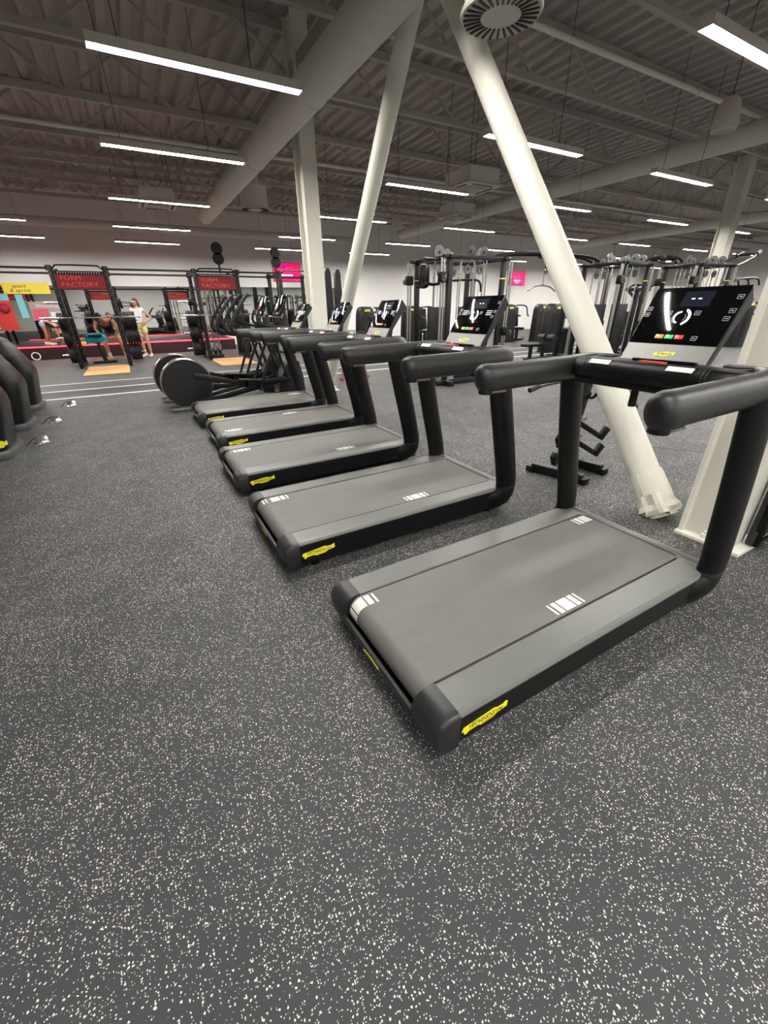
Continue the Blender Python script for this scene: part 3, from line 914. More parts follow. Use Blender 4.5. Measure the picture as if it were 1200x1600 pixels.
# bumper plates on the pegs
def plate_mesh(r, th):
    b = MB(); b.lathe([(.03, -th / 2), (r * .45, -th / 2), (r * .5, -th * .38), (r * .82, -th * .38), (r * .88, -th / 2), (r * .97, -th / 2), (r, -th * .3), (r, th * .3), (r * .97, th / 2), (r * .88, th / 2), (r * .82, th * .38), (r * .5, th * .38), (r * .45, th / 2), (.03, th / 2)], (0, 0, 0), 'x', 24)
    return b
pm = {}
RN_ = {-1.36: 'left bannered rack', 1.92: 'right bannered rack', 4.35: 'rack by far column', -4.66: 'rack beyond left edge'}
TN_ = ['bottom', 'second', 'third', 'top']
for xl in (-1.36, 1.92, 4.35, -4.66):
    for s in (-1, 1):
        for ti, (z, n, r) in enumerate(PZ):
            if xl == 4.35 and (s > 0 or ti > 1):
                continue
            if xl == -4.66 and s < 0:
                continue
            th = (.068 if s > 0 else .056) if r > .2 else .05
            if s < 0: n = min(n, 4)
            for k in range(n):
                x = xl + (1.14 if s > 0 else 0) + s * (.07 + th / 2 + k * (th + .004))
                if (r, th) not in pm:
                    o = plate_mesh(r, th).build('weight_plate', 'plate'); pm[(r, th)] = o
                    b = MB(); b.lathe([(.028, -th / 2 - .002), (.05, -th / 2 - .002), (.05, th / 2 + .002), (.028, th / 2 + .002)], (0, 0, 0), 'x', 16); b.build('hub', 'steel', o)
                    o0 = o
                else:
                    o = copy_tree(pm[(r, th)])
                # a plate hangs on its peg by the bore
                o.location = (x, PY, z)
                tag(o, 'black %s plate, %s from post, %s %s peg, %s' % ('bumper' if r > .2 else 'small', ORD[k], TN_[ti], 'left' if s < 0 else 'right', RN_[xl]), 'weight plate', 'weight plates on the rack pegs')
# barbells
def barbell(x, y, z, label, L=2.2):
    t = thing('barbell', label, 'barbell', (x, y, z))
    b = MB(); b.cyl((-L / 2 + .42, 0, 0), (L / 2 - .42, 0, 0), .014, n=12); b.build('shaft', 'chrome', t)
    for s in (-1, 1):
        b = MB(); b.cyl((s * (L / 2 - .42), 0, 0), (s * L / 2, 0, 0), .025, n=14); b.build('sleeve', 'chrome', t)
        b = MB(); b.cyl((s * (L / 2 - .43), 0, 0), (s * (L / 2 - .40), 0, 0), .04, n=14); b.build('collar', 'steel', t)
    return t
barbell(-.79, 13.90, 1.235, 'chrome barbell resting on the hooks in front of the bending man')
barbell(2.49, 13.90, 1.235, 'chrome barbell resting on the hooks of the second bannered rack')
# barbells stored upright in a holder
t = thing('barbell_holder', 'floor holder full of upright barbells at the second rack', 'rack', (2.21, 14.75, 0))
b = MB(); b.box((0, 0, .05), (.42, .30, .10), bev=.01); b.build('base', 'frame', t)
for k in range(6):
    b = MB(); b.cyl((-.14 + (k % 3) * .14, -.07 + (k // 3) * .14, .09), (-.14 + (k % 3) * .14, -.07 + (k // 3) * .14, .22), .034, n=14); b.build('holder_tube', 'frame', t)
for k in range(6):
    bb = thing('barbell', 'upright chrome barbell in the floor holder, %s %s' % (['left', 'middle', 'right'][k % 3], 'front' if k < 3 else 'back'), 'barbell', (2.21 - .14 + (k % 3) * .14, 14.75 - .07 + (k // 3) * .14, .10), 0, 'upright barbells in the holder')
    b = MB(); b.cyl((0, 0, .02), (0, 0, .42), .025, n=12); b.build('sleeve', 'chrome', bb)
    b = MB(); b.cyl((0, 0, .42), (0, 0, 1.45), .014, n=10); b.build('shaft', 'chrome', bb)
    b = MB(); b.cyl((0, 0, 1.43), (0, 0, 1.85), .025, n=12); b.build('sleeve', 'chrome', bb)
# bench with the teal towel
t = thing('workout_bench', 'black T foot bench holding the teal towel in the left rack', 'bench', (-.86, 15.12, 0))
b = MB(); b.box((0, 0, .04), (.56, .08, .08), bev=.01); b.build('foot_bar', 'frame', t)
for s in (-1, 1):
    b = MB(); b.box((s * .27, 0, .035), (.05, .11, .07), bev=.01); b.build('rubber_foot', 'black', t)
b = MB(); b.bar((0.02, 0, .06), (-.06, .05, .74), .08, .10, bev=.008); b.build('post', 'frame', t)
b = MB(); b.box((-.07, .12, .76), (.34, .46, .07), bev=.025); b.build('pad', 'black', t)
# towel hanging over the pad
rngt = random.Random(5)
b = MB()
cols = 9
gridv = []
for i in range(cols):
    u_ = i / (cols - 1)
    row = []
    for dy, z in ((-.135, .60 - .05 * sin(u_ * 5)), (-.13, .72), (-.115, .80), (.0, .812), (.15, .812), (.30, .806)):
        row.append((-.07 + (u_ - .5) * .52 + rngt.uniform(-.008, .008), .12 + dy * 1.0 + rngt.uniform(-.008, .008), z - .10 * max(0, abs(u_ - .5) - .33) * 6 + rngt.uniform(-.004, .008)))
    gridv.append([b.bm.verts.new(p) for p in row])
for i in range(cols - 1):
    for j in range(5):
        b.bm.faces.new((gridv[i][j], gridv[i + 1][j], gridv[i + 1][j + 1], gridv[i][j + 1]))
bmesh.ops.solidify(b.bm, geom=list(b.bm.faces), thickness=.012)
o = b.build('towel', 'teal', sharp=70); o.location = (-.86, 15.12, .002)
tag(o, 'teal towel draped over the bench in front of the man', 'towel')

# ================================================================== ELLIPTICAL TRAINERS
def cross_trainer(x, y, label):
    t = thing('elliptical_trainer', label, 'elliptical', (x, y, 0), 0, 'elliptical trainers')
    for s in (-1, 1):
        b = MB(); b.cyl((.0, s * .10, .37), (.0, s * .075, .37), .345, n=40); b.build('flywheel_cover', 'shell', t)
    b = MB(); b.lathe([(.352, -.075), (.362, -.06), (.362, .06), (.352, .075)], (0, 0, .37), 'y', 40); b.build('flywheel_rim', 'chrome', t)
    for s in (-1, 1):
        b = MB(); b.box((-.12, s * .14, .025), (.36, .12, .05), bev=.018); b.build('rear_foot', 'steel', t)
        b = MB(); b.bar((.06, s * .165, .08), (1.50, s * .165, .34), .06, .085, bev=.01); b.build('side_rail', 'frame', t)
        b = MB(); b.bar((.10, s * .20, .50 if s < 0 else .30), (.86, s * .20, .30 if s < 0 else .22), .05, .07, bev=.01); b.build('crank_link', 'frame', t)
        b = MB(); b.bar((.80, s * .20, .30 if s < 0 else .22), (1.55, s * .20, .34), .05, .075, bev=.01); b.build('pedal_arm', 'frame', t)
        b = MB(); b.box((.92, s * .22, (.36 if s < 0 else .28)), (.40, .15, .035), rz=0, ry=radians(6), bev=.012); b.build('pedal', 'black', t)
        b = MB(); b.tube([(1.50, s * .24, .36), (1.42, s * .24, .62), (1.36, s * .25, .92)], .024, 10); b.build('swing_arm', 'frame', t)
        b = MB(); b.tube([(1.02, s * .24, .20), (1.20, s * .24, .60), (1.38, s * .25, .94)], .022, 10); b.build('rear_stay', 'frame', t)
        b = MB(); b.tube(cat_rom([(1.62, s * .26, .98), (1.30, s * .26, .97), (.90, s * .27, 1.00), (.74, s * .27, 1.09), (.78, s * .27, 1.24), (.98, s * .25, 1.50), (1.05, s * .24, 1.555)], 6), .025, 12); b.build('moving_handle', 'shell', t)
        b = MB(); b.tube(cat_rom([(1.62, s * .12, 1.10), (1.30, s * .16, 1.12), (1.16, s * .16, 1.20), (1.20, s * .15, 1.34)], 5), .019, 10); b.build('fixed_handle', 'shell', t)
    b = MB(); b.prism([(1.36, .01), (1.36, .20), (1.50, .50), (1.62, .62), (1.74, .58), (1.80, .30), (1.80, .01)], -.15, .15, 'y'); b.build('front_housing', 'shell', t)
    b = MB(); b.box((1.62, 0, .03), (.16, .60, .05), bev=.015); b.build('front_foot', 'steel', t)
    b = MB(); b.bar((1.66, 0, .55), (1.60, 0, 1.28), .10, .12, bev=.02); b.build('mast', 'shell', t)
    b = MB(); b.box((1.56, 0, 1.40), (.05, .44, .32), ry=radians(28), bev=.02); cs = b.build('console', 'gloss', t)
    b = MB(); b.box((1.525, 0, 1.26), (.045, .40, .07), ry=radians(28), bev=.01); b.build('console_apron', 'silver_panel', t)
    badge(t, (1.3595, 0, .12), (0, -1, 0), (0, 0, 1), .16, .04, .002, letters=False)
    return t
cross_trainer(.555, 7.02, 'nearer elliptical trainer with a big round black cover, beside the last treadmill')
cross_trainer(.50, 7.86, 'farther elliptical trainer with its round cover peeking out behind the nearer one')

# ================================================================== LEFT SHROUDED MACHINES
def shroud_machine(x, y, label, near=False):
    t = thing('cardio_machine', label, 'machine', (x, y, 0), 0, 'shrouded machines along the left edge')
    def ring(z, xf, hw, dx):
        # rounded front facing +x
        pts = []
        for k in range(13):
            a = -pi / 2 + pi * k / 12
            ca, sa = cos(a), sin(a)
            pts.append((xf - .16 + .16 * (abs(ca) ** .38), hw * (abs(sa) ** .45) * (1 if sa > 0 else -1), z))
        pts += [(xf - dx, hw, z), (xf - dx, -hw, z)]
        return pts
    lower = [ring(.09, -.02, .30, .75), ring(.25, .01, .30, .75), ring(.50, .06, .29, .78), ring(.58, .06, .285, .78), ring(.66, .035, .28, .76), ring(.80, -.03, .265, .70)]
    b = MB(); b.rings(lower); b.build('lower_shroud', 'shroud', t, sharp=50)
    b = MB(); b.rings([ring(.80, -.035, .26, .69), ring(.92, -.085, .25, .64), ring(1.01, -.15, .235, .56), ring(1.05, -.22, .20, .46)]); b.build('upper_cover', 'dark', t, sharp=50)
    b = MB(); b.rings([ring(0, .0, .31, .80), ring(.05, .02, .32, .82), ring(.09, .01, .31, .80)]); b.build('base_skirt', 'steel', t, sharp=50)
    b = MB(); b.tube(cat_rom([(-.40, .0, 1.03), (-.46, .0, 1.25), (-.62, 0, 1.50), (-.74, 0, 1.62)], 4), .045, 14); b.build('mast', 'shell', t)
    b = MB(); b.box((-.80, 0, 1.66), (.06, .44, .30), ry=radians(-25), bev=.02); b.build('console', 'gloss', t)
    for s in (-1, 1):
        b = MB(); b.tube(cat_rom([(-.66, s * .10, 1.5), (-.80, s * .26, 1.46), (-1.05, s * .28, 1.42)], 4), .02, 10); b.build('handle', 'shell', t)
        b = MB(); b.box((-1.05, s * .2, .06), (.9, .16, .12), bev=.03); b.build('foot_rail', 'frame', t)
    return t
def floor_socket(x, y, label):
    t = thing('floor_socket', label, 'socket', (x, y, 0), .3, 'floor sockets beside the left machines')
    b = MB(); b.box((0, 0, .006), (.15, .10, .012), bev=.004); b.build('socket_frame', 'chrome', t)
    b = MB(); b.box((.01, .0, .045), (.11, .006, .085), rx=radians(-38), bev=.002); b.build('socket_flap', 'chrome', t)
    b = MB(); b.tube(cat_rom([(-.02, .01, .02), (-.03, .02, .07), (-.08, .03, .05), (-.12, .03, .012), (-.15, .03, .008)], 5), .005, 8); b.build('power_cord', 'cable', t)
    return t
shroud_machine(-1.43, 7.05, 'first whole black shrouded machine from the camera at the left edge')
shroud_machine(-1.50, 8.45, 'second black shrouded machine at the left edge, nearer the lane lines')
t3 = shroud_machine(-1.37, 5.70, 'cropped black shrouded machine with yellow badge in the lower left corner')
badge(t3, (-.05, -.318, .17), (1, 0, 0), (0, 0, 1), .13, .08, .012, letters=False)
floor_socket(-1.20, 5.95, 'open metal floor socket nearest the camera at left')
floor_socket(-1.20, 7.10, 'open metal floor socket beside the middle left machine')
floor_socket(-1.12, 8.30, 'open metal floor socket with looped cord beside the farthest left machine')

# ================================================================== CABLE TOWERS
def pulley(t, c, axis, r, m='steel'):
    b = MB(); b.lathe([(.012, -.014), (r, -.014), (r * .86, 0), (r, .014), (.012, .014)], c, axis, 24); o = b.build('pulley_wheel', m, t)
    b = MB(); b.lathe([(.001, -.02), (r * .25, -.02), (r * .25, .02), (.001, .02)], c, axis, 12); b.build('pulley_hub', 'frame', o)
def cable_tower(x, y, rz, label, lx=.62, ly=.50, H_=2.14, bag=False):
    t = thing('cable_tower', label, 'cable machine', (x, y, 0), rz)
    for sx in (-1, 1):
        for sy in (-1, 1):
            b = MB(); b.box((sx * lx, sy * ly, H_ / 2), (.09, .07, H_), bev=.008); b.build('upright', 'frame', t)
            if sx * sy < 0:
                b = MB(); b.box((sx * lx, sy * ly, 1.80), (.094, .074, .02)); b.build('height_sticker', 'yellow', t)
        b = MB(); b.box((sx * lx, 0, .05), (.10, 2 * ly + .5, .09), bev=.01); b.build('base_beam', 'frame', t)
        b = MB(); b.box((sx * lx, 0, H_ - .03), (.09, 2 * ly + .16, .06), bev=.008); b.build('top_beam', 'frame', t)
        # guide rods and the weight stack of this side
        for yy in (-.11, .11):
            b = MB(); b.cyl((sx * (lx - .13), yy, .1), (sx * (lx - .13), yy, H_ - .05), .014, n=10); b.build('guide_rod', 'chrome', t)
        for k in range(10):
            b = MB(); b.box((sx * (lx - .13), 0, .17 + k * .052), (.13, .32, .046), bev=.005); b.build('stack_plate', 'black', t)
        b = MB(); b.box((sx * (lx - .045), 0, .72), (.02, .36, 1.25), bev=.005); b.build('stack_shield', 'shell', t)
        pulley(t, (sx * (lx - .13), 0, H_ + .08), 'y', .115)
        pulley(t, (sx * (lx - .32), .02, H_ + .06), 'y', .09)
        b = MB(); b.cyl((sx * (lx - .13), .0, .70), (sx * (lx - .13), .0, H_ - .02), .005, n=6); b.build('steel_cable', 'chrome', t)
    for sy in (-1, 1):
        b = MB(); b.box((0, sy * ly, H_ - .03), (2 * lx + .3, .08, .06), bev=.008); b.build('top_beam', 'frame', t)
        b = MB(); b.box((0, sy * ly, .05), (2 * lx + .4, .09, .09), bev=.01); b.build('base_beam', 'frame', t)
        # adjustable carriage on its chrome post
        for sx in (-1, 1):
            for q in (-.03, .03):
                b = MB(); b.cyl((sx * (lx + .16) + q, sy * (ly + .02), .09), (sx * (lx + .16) + q, sy * (ly + .02), H_ - .05), .017, n=12); b.build('slide_rail', 'chrome', t)
            zc = 1.80 if sx < 0 else .9
            b = MB(); b.box((sx * (lx + .16), sy * (ly + .02), zc), (.14, .10, .16), bev=.02); b.build('carriage', 'black', t)
            pulley(t, (sx * (lx + .20), sy * (ly + .12), zc - .02), 'x', .05)
        for k in (-.30, .0, .30):
            b = MB(); b.cyl((k, sy * (ly - .1), .1), (k, sy * (ly - .1), H_ - .05), .012, n=10); b.build('guide_rod', 'chrome', t)
        for kk in (-.15, .15):
            pulley(t, (kk, sy * (ly - .02), H_ + .06), 'x', .09)
            pulley(t, (kk, sy * (ly - .10), H_ - .20), 'y', .075)
        for k in range(9):
            b = MB(); b.box((-.15, sy * (ly - .14), .17 + k * .052), (.30, .13, .046), bev=.005); b.build('stack_plate', 'black', t)
        b = MB(); b.box((-.15, sy * (ly - .05), .72), (.40, .02, 1.25), bev=.005); b.build('stack_shield', 'shell', t)
    if bag:
        b = MB(); b.lathe([(.02, 2.02), (.07, 2.0), (.095, 1.95), (.095, 1.72), (.07, 1.66), (.02, 1.64)], (-lx - .32, -.2, 0), n=20); b.build('roller_pad', 'black', t)
        b = MB(); b.tube([(-lx, -.2, 2.09), (-lx - .32, -.2, 2.10), (-lx - .32, -.2, 2.0)], .018, 8); b.build('pad_hanger', 'frame', t)
        b = MB(); b.tube(cat_rom([(-lx, -.3, 1.74), (-lx - .18, -.3, 1.70), (-lx - .36, -.3, 1.72), (-lx - .46, -.3, 1.66), (-lx - .56, -.3, 1.68)], 5), .024, 10); b.build('grip_arm', 'black', t)
        b = MB(); b.tube(cat_rom([(-lx - .46, -.3, 1.66), (-lx - .47, -.3, 1.76)], 3), .03, 10); b.build('grip_arm', 'black', t)
        b = MB(); b.tube(cat_rom([(-.2, 0, 1.78), (.2, 0, 1.80), (.5, 0, 1.78), (.56, 0, 1.6)], 4), .02, 8); b.build('grip_arm', 'black', t)
    return t
cable_tower(5.62, 6.95, 0, 'tall four sided cable tower in the centre behind the second treadmill console', bag=True)
cable_tower(9.75, 6.55, .10, 'second cable tower right of the wide brace', lx=.5, ly=.45)
cable_tower(12.05, 6.0, -.12, 'third cable tower behind the nearest treadmill console', lx=.55, ly=.40)
def crossbeam(p0, p1, label):
    t = thing('crossover_beam', label, 'beam', (0, 0, 0))
    p0, p1 = Vector(p0), Vector(p1)
    d = (p1 - p0)
    sd = Vector((0, 0, 1)).cross(d).normalized() * .10
    for s in (-1, 1):
        q0, q1 = p0 + sd * s, p1 + sd * s
        b = MB(); b.tube(cat_rom([q0, q0.lerp(q1, .10) + Vector((0, 0, .07)), q0.lerp(q1, .3) + Vector((0, 0, .10)), q0.lerp(q1, .7) + Vector((0, 0, .10)), q0.lerp(q1, .9) + Vector((0, 0, .07)), q1], 4), .034, 12); b.build('beam_tube', 'frame', t)
    m_ = p0.lerp(p1, .5) + Vector((0, 0, .08))
    b = MB(); b.box(m_, (.30, .26, .10), bev=.02); b.build('centre_bracket', 'frame', t)
    b = MB(); b.tube(cat_rom([m_ + Vector((-.35, -.12, -.05)), m_ + Vector((-.1, -.12, -.09)), m_ + Vector((.1, -.12, -.09)), m_ + Vector((.35, -.12, -.05))], 4), .017, 8); b.build('pull_up_grip', 'black', t)
crossbeam((6.46, 6.95, 2.17), (9.06, 6.62, 2.17), 'double tube beam joining the centre cable tower to the second one')
crossbeam((10.46, 6.48, 2.17), (11.28, 6.05, 2.17), 'short double tube beam joining the second and third cable towers')
t = thing('pull_up_arm', 'rising black pull up arm at the right end of the cable frames', 'bar', (12.75, 5.9, 0))
for s in (-1, 1):
    b = MB(); b.tube(cat_rom([(0, s * .30, 2.13), (.2, s * .30, 2.12), (.9, s * .26, 2.30), (1.25, s * .2, 2.42)], 5), .03, 10); b.build('arm_tube', 'frame', t)
    b = MB(); b.tube([(1.15, s * .22, 2.39), (1.36, s * .18, 2.46)], .055, 12); b.build('foam_grip', 'dark', t)
b = MB(); b.cyl((1.22, -.22, 2.41), (1.22, .22, 2.41), .028, n=10); b.build('cross_bar', 'frame', t)

# lat pulldown station
t = thing('lat_pulldown', 'lat pulldown station with low seat left of the wide brace', 'pulldown', (9.61, 8.15, 0))
b = MB(); b.box((.1, 0, .05), (1.5, .10, .08), bev=.01); b.build('base_beam', 'frame', t)
b = MB(); b.box((.75, 0, .05), (.12, .8, .08), bev=.01); b.build('base_beam', 'frame', t)
b = MB(); b.bar((.55, 0, .06), (.62, 0, 2.15), .09, .12, bev=.01); b.build('mast', 'frame', t)
for s in (-1, 1):
    b = MB(); b.cyl((.84, s * .11, .08), (.84, s * .11, 2.1), .022, n=12); b.build('guide_rod', 'chrome', t)
for k in range(12):
    b = MB(); b.box((.84, 0, .14 + k * .055), (.14, .34, .049), bev=.005); b.build('stack_plate', 'black', t)
b = MB(); b.bar((.62, 0, 2.12), (-.30, 0, 2.18), .08, .09, bev=.01); b.build('top_boom', 'frame', t)
pulley(t, (-.28, 0, 2.10), 'y', .06)
pulley(t, (.84, 0, 2.14), 'y', .06)
b = MB(); b.cyl((-.34, 0, 1.79), (-.34, 0, 2.10), .006, n=6); b.build('steel_cable', 'cable', t)
b = MB(); b.bar((-.70, 0, .40), (.05, 0, .40), .30, .07, bev=.025); b.build('seat', 'black', t)
for xx in (-.45, .02):
    b = MB(); b.bar((xx, 0, .06), (xx, 0, .37), .07, .07); b.build('seat_post', 'frame', t)
for s in (-1, 1):
    b = MB(); b.cyl((.12, s * .05, .56), (.12, s * .26, .56), .085, n=18); b.build('thigh_roller', 'dark', t)
b = MB(); b.bar((.12, 0, .38), (.12, 0, .60), .05, .05); b.build('roller_post', 'frame', t)
t = thing('lat_bar', 'bent grey lat bar hanging from its cable beside the wide brace', 'bar', (9.27, 8.15, 1.74))
b = MB(); b.tube(cat_rom([(-.60, -.10, -.07), (-.34, -.05, .02), (-.06, 0, .045), (.06, 0, .045), (.34, .05, .02), (.60, .10, -.07)], 5), .017, 10); b.build('bar', 'steel', t)
b = MB(); b.torus((0, 0, .07), .03, .008, 'y', 14, 6); b.build('eyelet', 'chrome', t)

# selector weight machines against the far wall
def strength_machine(x, y, rz, label, group='selector machines at the far wall'):
    t = thing('strength_machine', label, 'machine', (x, y, 0), rz, group)
    def oval(z, a, c):
        return [(a * (abs(cos(q)) ** .5) * (1 if cos(q) > 0 else -1), c * (abs(sin(q)) ** .5) * (1 if sin(q) > 0 else -1), z) for q in [2 * pi * k / 28 for k in range(28)]]
    b = MB(); b.rings([oval(.03, .36, .22), oval(.6, .35, .21), oval(1.15, .32, .20), oval(1.30, .29, .18), oval(1.38, .22, .14), oval(1.40, .10, .07)]); b.build('stack_shroud', 'shell', t, sharp=45)
    b = MB(); b.rings([oval(0, .38, .24), oval(.03, .38, .24)]); b.build('shroud_foot', 'black', t)
    b = MB(); b.prism([(-.11, -.028), (-.09, .028), (.09, .028), (.11, -.028)], -.002, .002, 'y')
    o = b.build('badge', 'yellow', t); o.location = (0, -.188, 1.27); o.rotation_euler = (radians(-8), 0, 0)
    for s in (-1, 1):
        b = MB(); b.box((s * .22, -.20, 1.16), (.03, .02, .07), bev=.005); b.build('rod_cap', 'steel', t)
    b = MB(); b.box((.75, .25, .05), (1.0, .10, .09), bev=.015); b.build('base_beam', 'frame', t)
    b = MB(); b.box((.85, .20, .48), (.40, .42, .10), bev=.04); b.build('seat', 'black', t)
    b = MB(); b.bar((.85, .22, .08), (.85, .22, .44), .08, .10); b.build('seat_post', 'frame', t)
    b = MB(); b.box((.88, .46, .92), (.36, .11, .75), rx=radians(-8), bev=.045); b.build('backrest', 'black', t)
    b = MB(); b.bar((.88, .56, .08), (.88, .58, 1.35), .08, .10); b.build('rear_mast', 'frame', t)
    for s in (-1, 1):
        b = MB(); b.tube(cat_rom([(.88, .56, 1.33), (.88 + s * .26, .46, 1.36), (.88 + s * .32, .18, 1.30), (.88 + s * .34, .10, 1.05), (.88 + s * .28, .0, .98)], 5), .026, 10); b.build('press_arm', 'frame', t)
        b = MB(); b.tube([(.88 + s * .30, .05, 1.0), (.88 + s * .22, -.08, .96)], .032, 10); b.build('hand_grip', 'dark', t)
    b = MB(); b.tube(cat_rom([(.62, -.1, .08), (.9, -.16, .10), (1.1, .1, .14)], 4), .022, 8); b.build('foot_rest', 'frame', t)
    return t
strength_machine(13.35, 13.3, 0, 'black selector machine with yellow badge under the right pink screen')
strength_machine(14.75, 12.85, 0, 'black selector machine with yellow badge right of the one under the screen')
strength_machine(7.35, 14.2, 0, 'far black selector machine between the third and fourth treadmill consoles')
strength_machine(9.25, 14.2, 0, 'far black selector machine just left of the tall cable tower')
strength_machine(11.55, 9.55, 0, 'black selector machine with yellow badge seen behind the second cable tower')
strength_machine(17.6, 7.0, 0, 'black selector machine with yellow badge at right behind the near console')
# lean bars above the right machine
t = thing('dip_station', 'black frame with three curved overhead bars at the right edge', 'frame', (19.15, 8.0, 0))
t.scale = (1.45, 1.0, 1.04)
for k, yy in enumerate((0, .32, .64)):
    b = MB(); b.tube(cat_rom([(-.55, yy, 0.02), (-.55, yy, 1.6), (-.45, yy, 1.85), (-.1, yy, 1.98), (.75, yy, 2.02), (.98, yy, 1.82)], 6), .03, 10); b.build('curved_bar', 'frame', t)
b = MB(); b.box((-.4, .32, .03), (.5, .9, .06), bev=.01); b.build('base', 'frame', t)
b = MB(); b.cyl((.70, -.02, 2.02), (.70, .66, 2.02), .024, n=10); b.build('cross_bar', 'frame', t)

# free bench and pull station between the second and third towers
t = thing('adjustable_bench', 'black adjustable bench with raised back left of the near console', 'bench', (13.35, 8.4, 0), .2)
b = MB(); b.box((0, 0, .04), (.08, .7, .07), bev=.01); b.build('foot_bar', 'frame', t)
b = MB(); b.bar((0, 0, .06), (.35, 0, .42), .08, .08); b.build('leg', 'frame', t)
b = MB(); b.bar((-.75, 0, .04), (-.45, 0, .42), .08, .08); b.build('leg', 'frame', t)
b = MB(); b.bar((-.55, 0, .42), (.35, 0, .40), .08, .07); b.build('spine', 'frame', t)
b = MB(); b.bar((-.62, 0, .47), (-.15, 0, .47), .30, .08, bev=.03); b.build('seat', 'black', t)
b = MB(); b.bar((-.08, 0, .50), (.34, 0, 1.12), .30, .08, bev=.03); b.build('backrest', 'black', t)
t = thing('pull_station', 'black mast with multi grip head beside the near console', 'frame', (12.75, 7.78, 0))
b = MB(); b.box((0, 0, .03), (.5, .5, .06), bev=.01); b.build('base', 'frame', t)
b = MB(); b.box((0, 0, .88), (.10, .10, 1.7), bev=.01); b.build('mast', 'frame', t)
b = MB(); b.box((0, 0, 1.70), (1.10, .12, .09), bev=.02); b.build('head_beam', 'frame', t)
for k in (-.45, -.15, .2, .5):
    b = MB(); b.tube(cat_rom([(k, 0, 1.72), (k, -.12, 1.80), (k, -.3, 1.80)], 4), .022, 8); b.build('grip', 'black', t)
b = MB(); b.bar((-.45, 0, 1.68), (0, 0, 1.45), .05, .05); b.bar((.45, 0, 1.68), (0, 0, 1.45), .05, .05); b.build('gusset', 'frame', t)
# white partition with notices
b = MB(); b.box((25.0, 14.6, 1.1), (6.6, .16, 2.2)); tag(b.build('wall_right_partition', 'wall'), kind='structure')
t = thing('fire_sign', 'small red fire sign with white symbol right of the cable frames', 'sign', (24.35, 14.51, 1.58))
b = MB(); b.box((0, 0, 0), (.62, .015, .42)); b.build('sign_board', 'sign_red', t)
b = MB(); b.box((0, -.009, -.03), (.12, .006, .22), bev=.002); b.box((.08, -.009, .10), (.12, .006, .04)); b.torus((.12, -.009, .0), .07, .016, 'y', 16, 6); b.build('sign_symbol', 'paper', t)
for x, z, wd, ht, lab in ((22.25, 1.05, .55, .75, 'white paper notice on the partition left of the fire sign'), (23.1, 1.28, .28, .34, 'small paper notice with red mark beside the larger one')):
    t = thing('paper_notice', lab, 'notice', (x, 14.51, z))
    b = MB(); b.box((0, 0, 0), (wd, .006, ht)); b.build('sheet', 'paper', t)
    b = MB(); b.box((0, -.004, ht * .12), (wd * .35, .003, ht * .2)); b.build('print', 'red' if ht < .4 else 'dark', t)
# number on the far column
t = thing('column_sign', 'small white numeral sign on the broad far column', 'sign', (16.35, 7.27, 2.12))
b = MB(); b.box((0, 0, 0), (.26, .01, .34)); b.build('sign_board', 'poster_grey', t)
text('lettering', 'S', .26, 'white', t, (0, -.0055, 0), (1, 0, 0), (0, 0, 1))

# fan bike and slim machines in the middle distance
t = thing('fan_bike', 'black fan bike with upright handles behind the third treadmill console', 'bike', (5.95, 11.1, 0))
b = MB(); b.torus((-.38, 0, .42), .33, .025, 'y', 28, 8); b.build('fan_cage', 'frame', t)
for k in range(10):
    a = 2 * pi * k / 10
    b = MB(); b.bar((-.38, 0, .42), (-.38 + .32 * cos(a), 0, .42 + .32 * sin(a)), .012, .05); b.build('fan_blade', 'steel', t)
b = MB(); b.bar((-.6, 0, .05), (.6, 0, .05), .08, .08); b.build('base_beam', 'frame', t)
for xx in (-.5, .5):
    b = MB(); b.box((xx, 0, .03), (.08, .56, .06), bev=.01); b.build('foot', 'frame', t)
b = MB(); b.bar((.25, 0, .06), (.32, 0, .86), .07, .07); b.build('seat_post', 'frame', t)
b = MB(); b.box((.34, 0, .90), (.26, .20, .08), bev=.03); b.build('saddle', 'black', t)
b = MB(); b.bar((-.3, 0, .4), (-.08, 0, 1.02), .07, .07); b.build('mast', 'frame', t)
b = MB(); b.box((-.06, 0, 1.08), (.06, .18, .14), bev=.02); b.build('console', 'gloss', t)
for s in (-1, 1):
    b = MB(); b.tube(cat_rom([(-.2, s * .22, .35), (-.22, s * .23, .85), (-.16, s * .24, 1.18), (.02, s * .24, 1.25)], 5), .02, 8); b.build('handle', 'frame', t)
    b = MB(); b.box((.0, s * .18, .30 + s * .1), (.12, .10, .03), bev=.008); b.build('pedal', 'black', t)
def ski(x, y, label):
    t = thing('ski_trainer', label, 'machine', (x, y, 0), 0, 'tall ski trainers right of the far column')
    b = MB(); b.box((0, 0, .03), (.55, .9, .06), bev=.01); b.build('base', 'frame', t)
    b = MB(); b.rings([[(-.10, -.07, .06), (.10, -.07, .06), (.10, .07, .06), (-.10, .07, .06)], [(-.13, -.08, 1.5), (.13, -.08, 1.5), (.13, .08, 1.5), (-.13, .08, 1.5)], [(-.10, -.07, 2.45), (.10, -.07, 2.45), (.10, .07, 2.45), (-.10, .07, 2.45)], [(-.05, -.05, 2.58), (.05, -.05, 2.58), (.05, .05, 2.58), (-.05, .05, 2.58)]]); b.build('tower', 'shell', t)
    b = MB(); b.cyl((0, -.10, .55), (0, .10, .55), .26, n=24); b.build('flywheel_housing', 'black', t)
    for s in (-1, 1):
        b = MB(); b.cyl((s * .17, -.1, 1.45), (s * .17, -.1, 2.45), .005, n=6); b.build('pull_cord', 'cable', t)
        b = MB(); b.cyl((s * .17, -.1, 1.30), (s * .17, -.1, 1.45), .018, n=8); b.build('hand_grip', 'frame', t)
ski(6.30, 14.9, 'left one of two tall black ski trainers beside the far column')
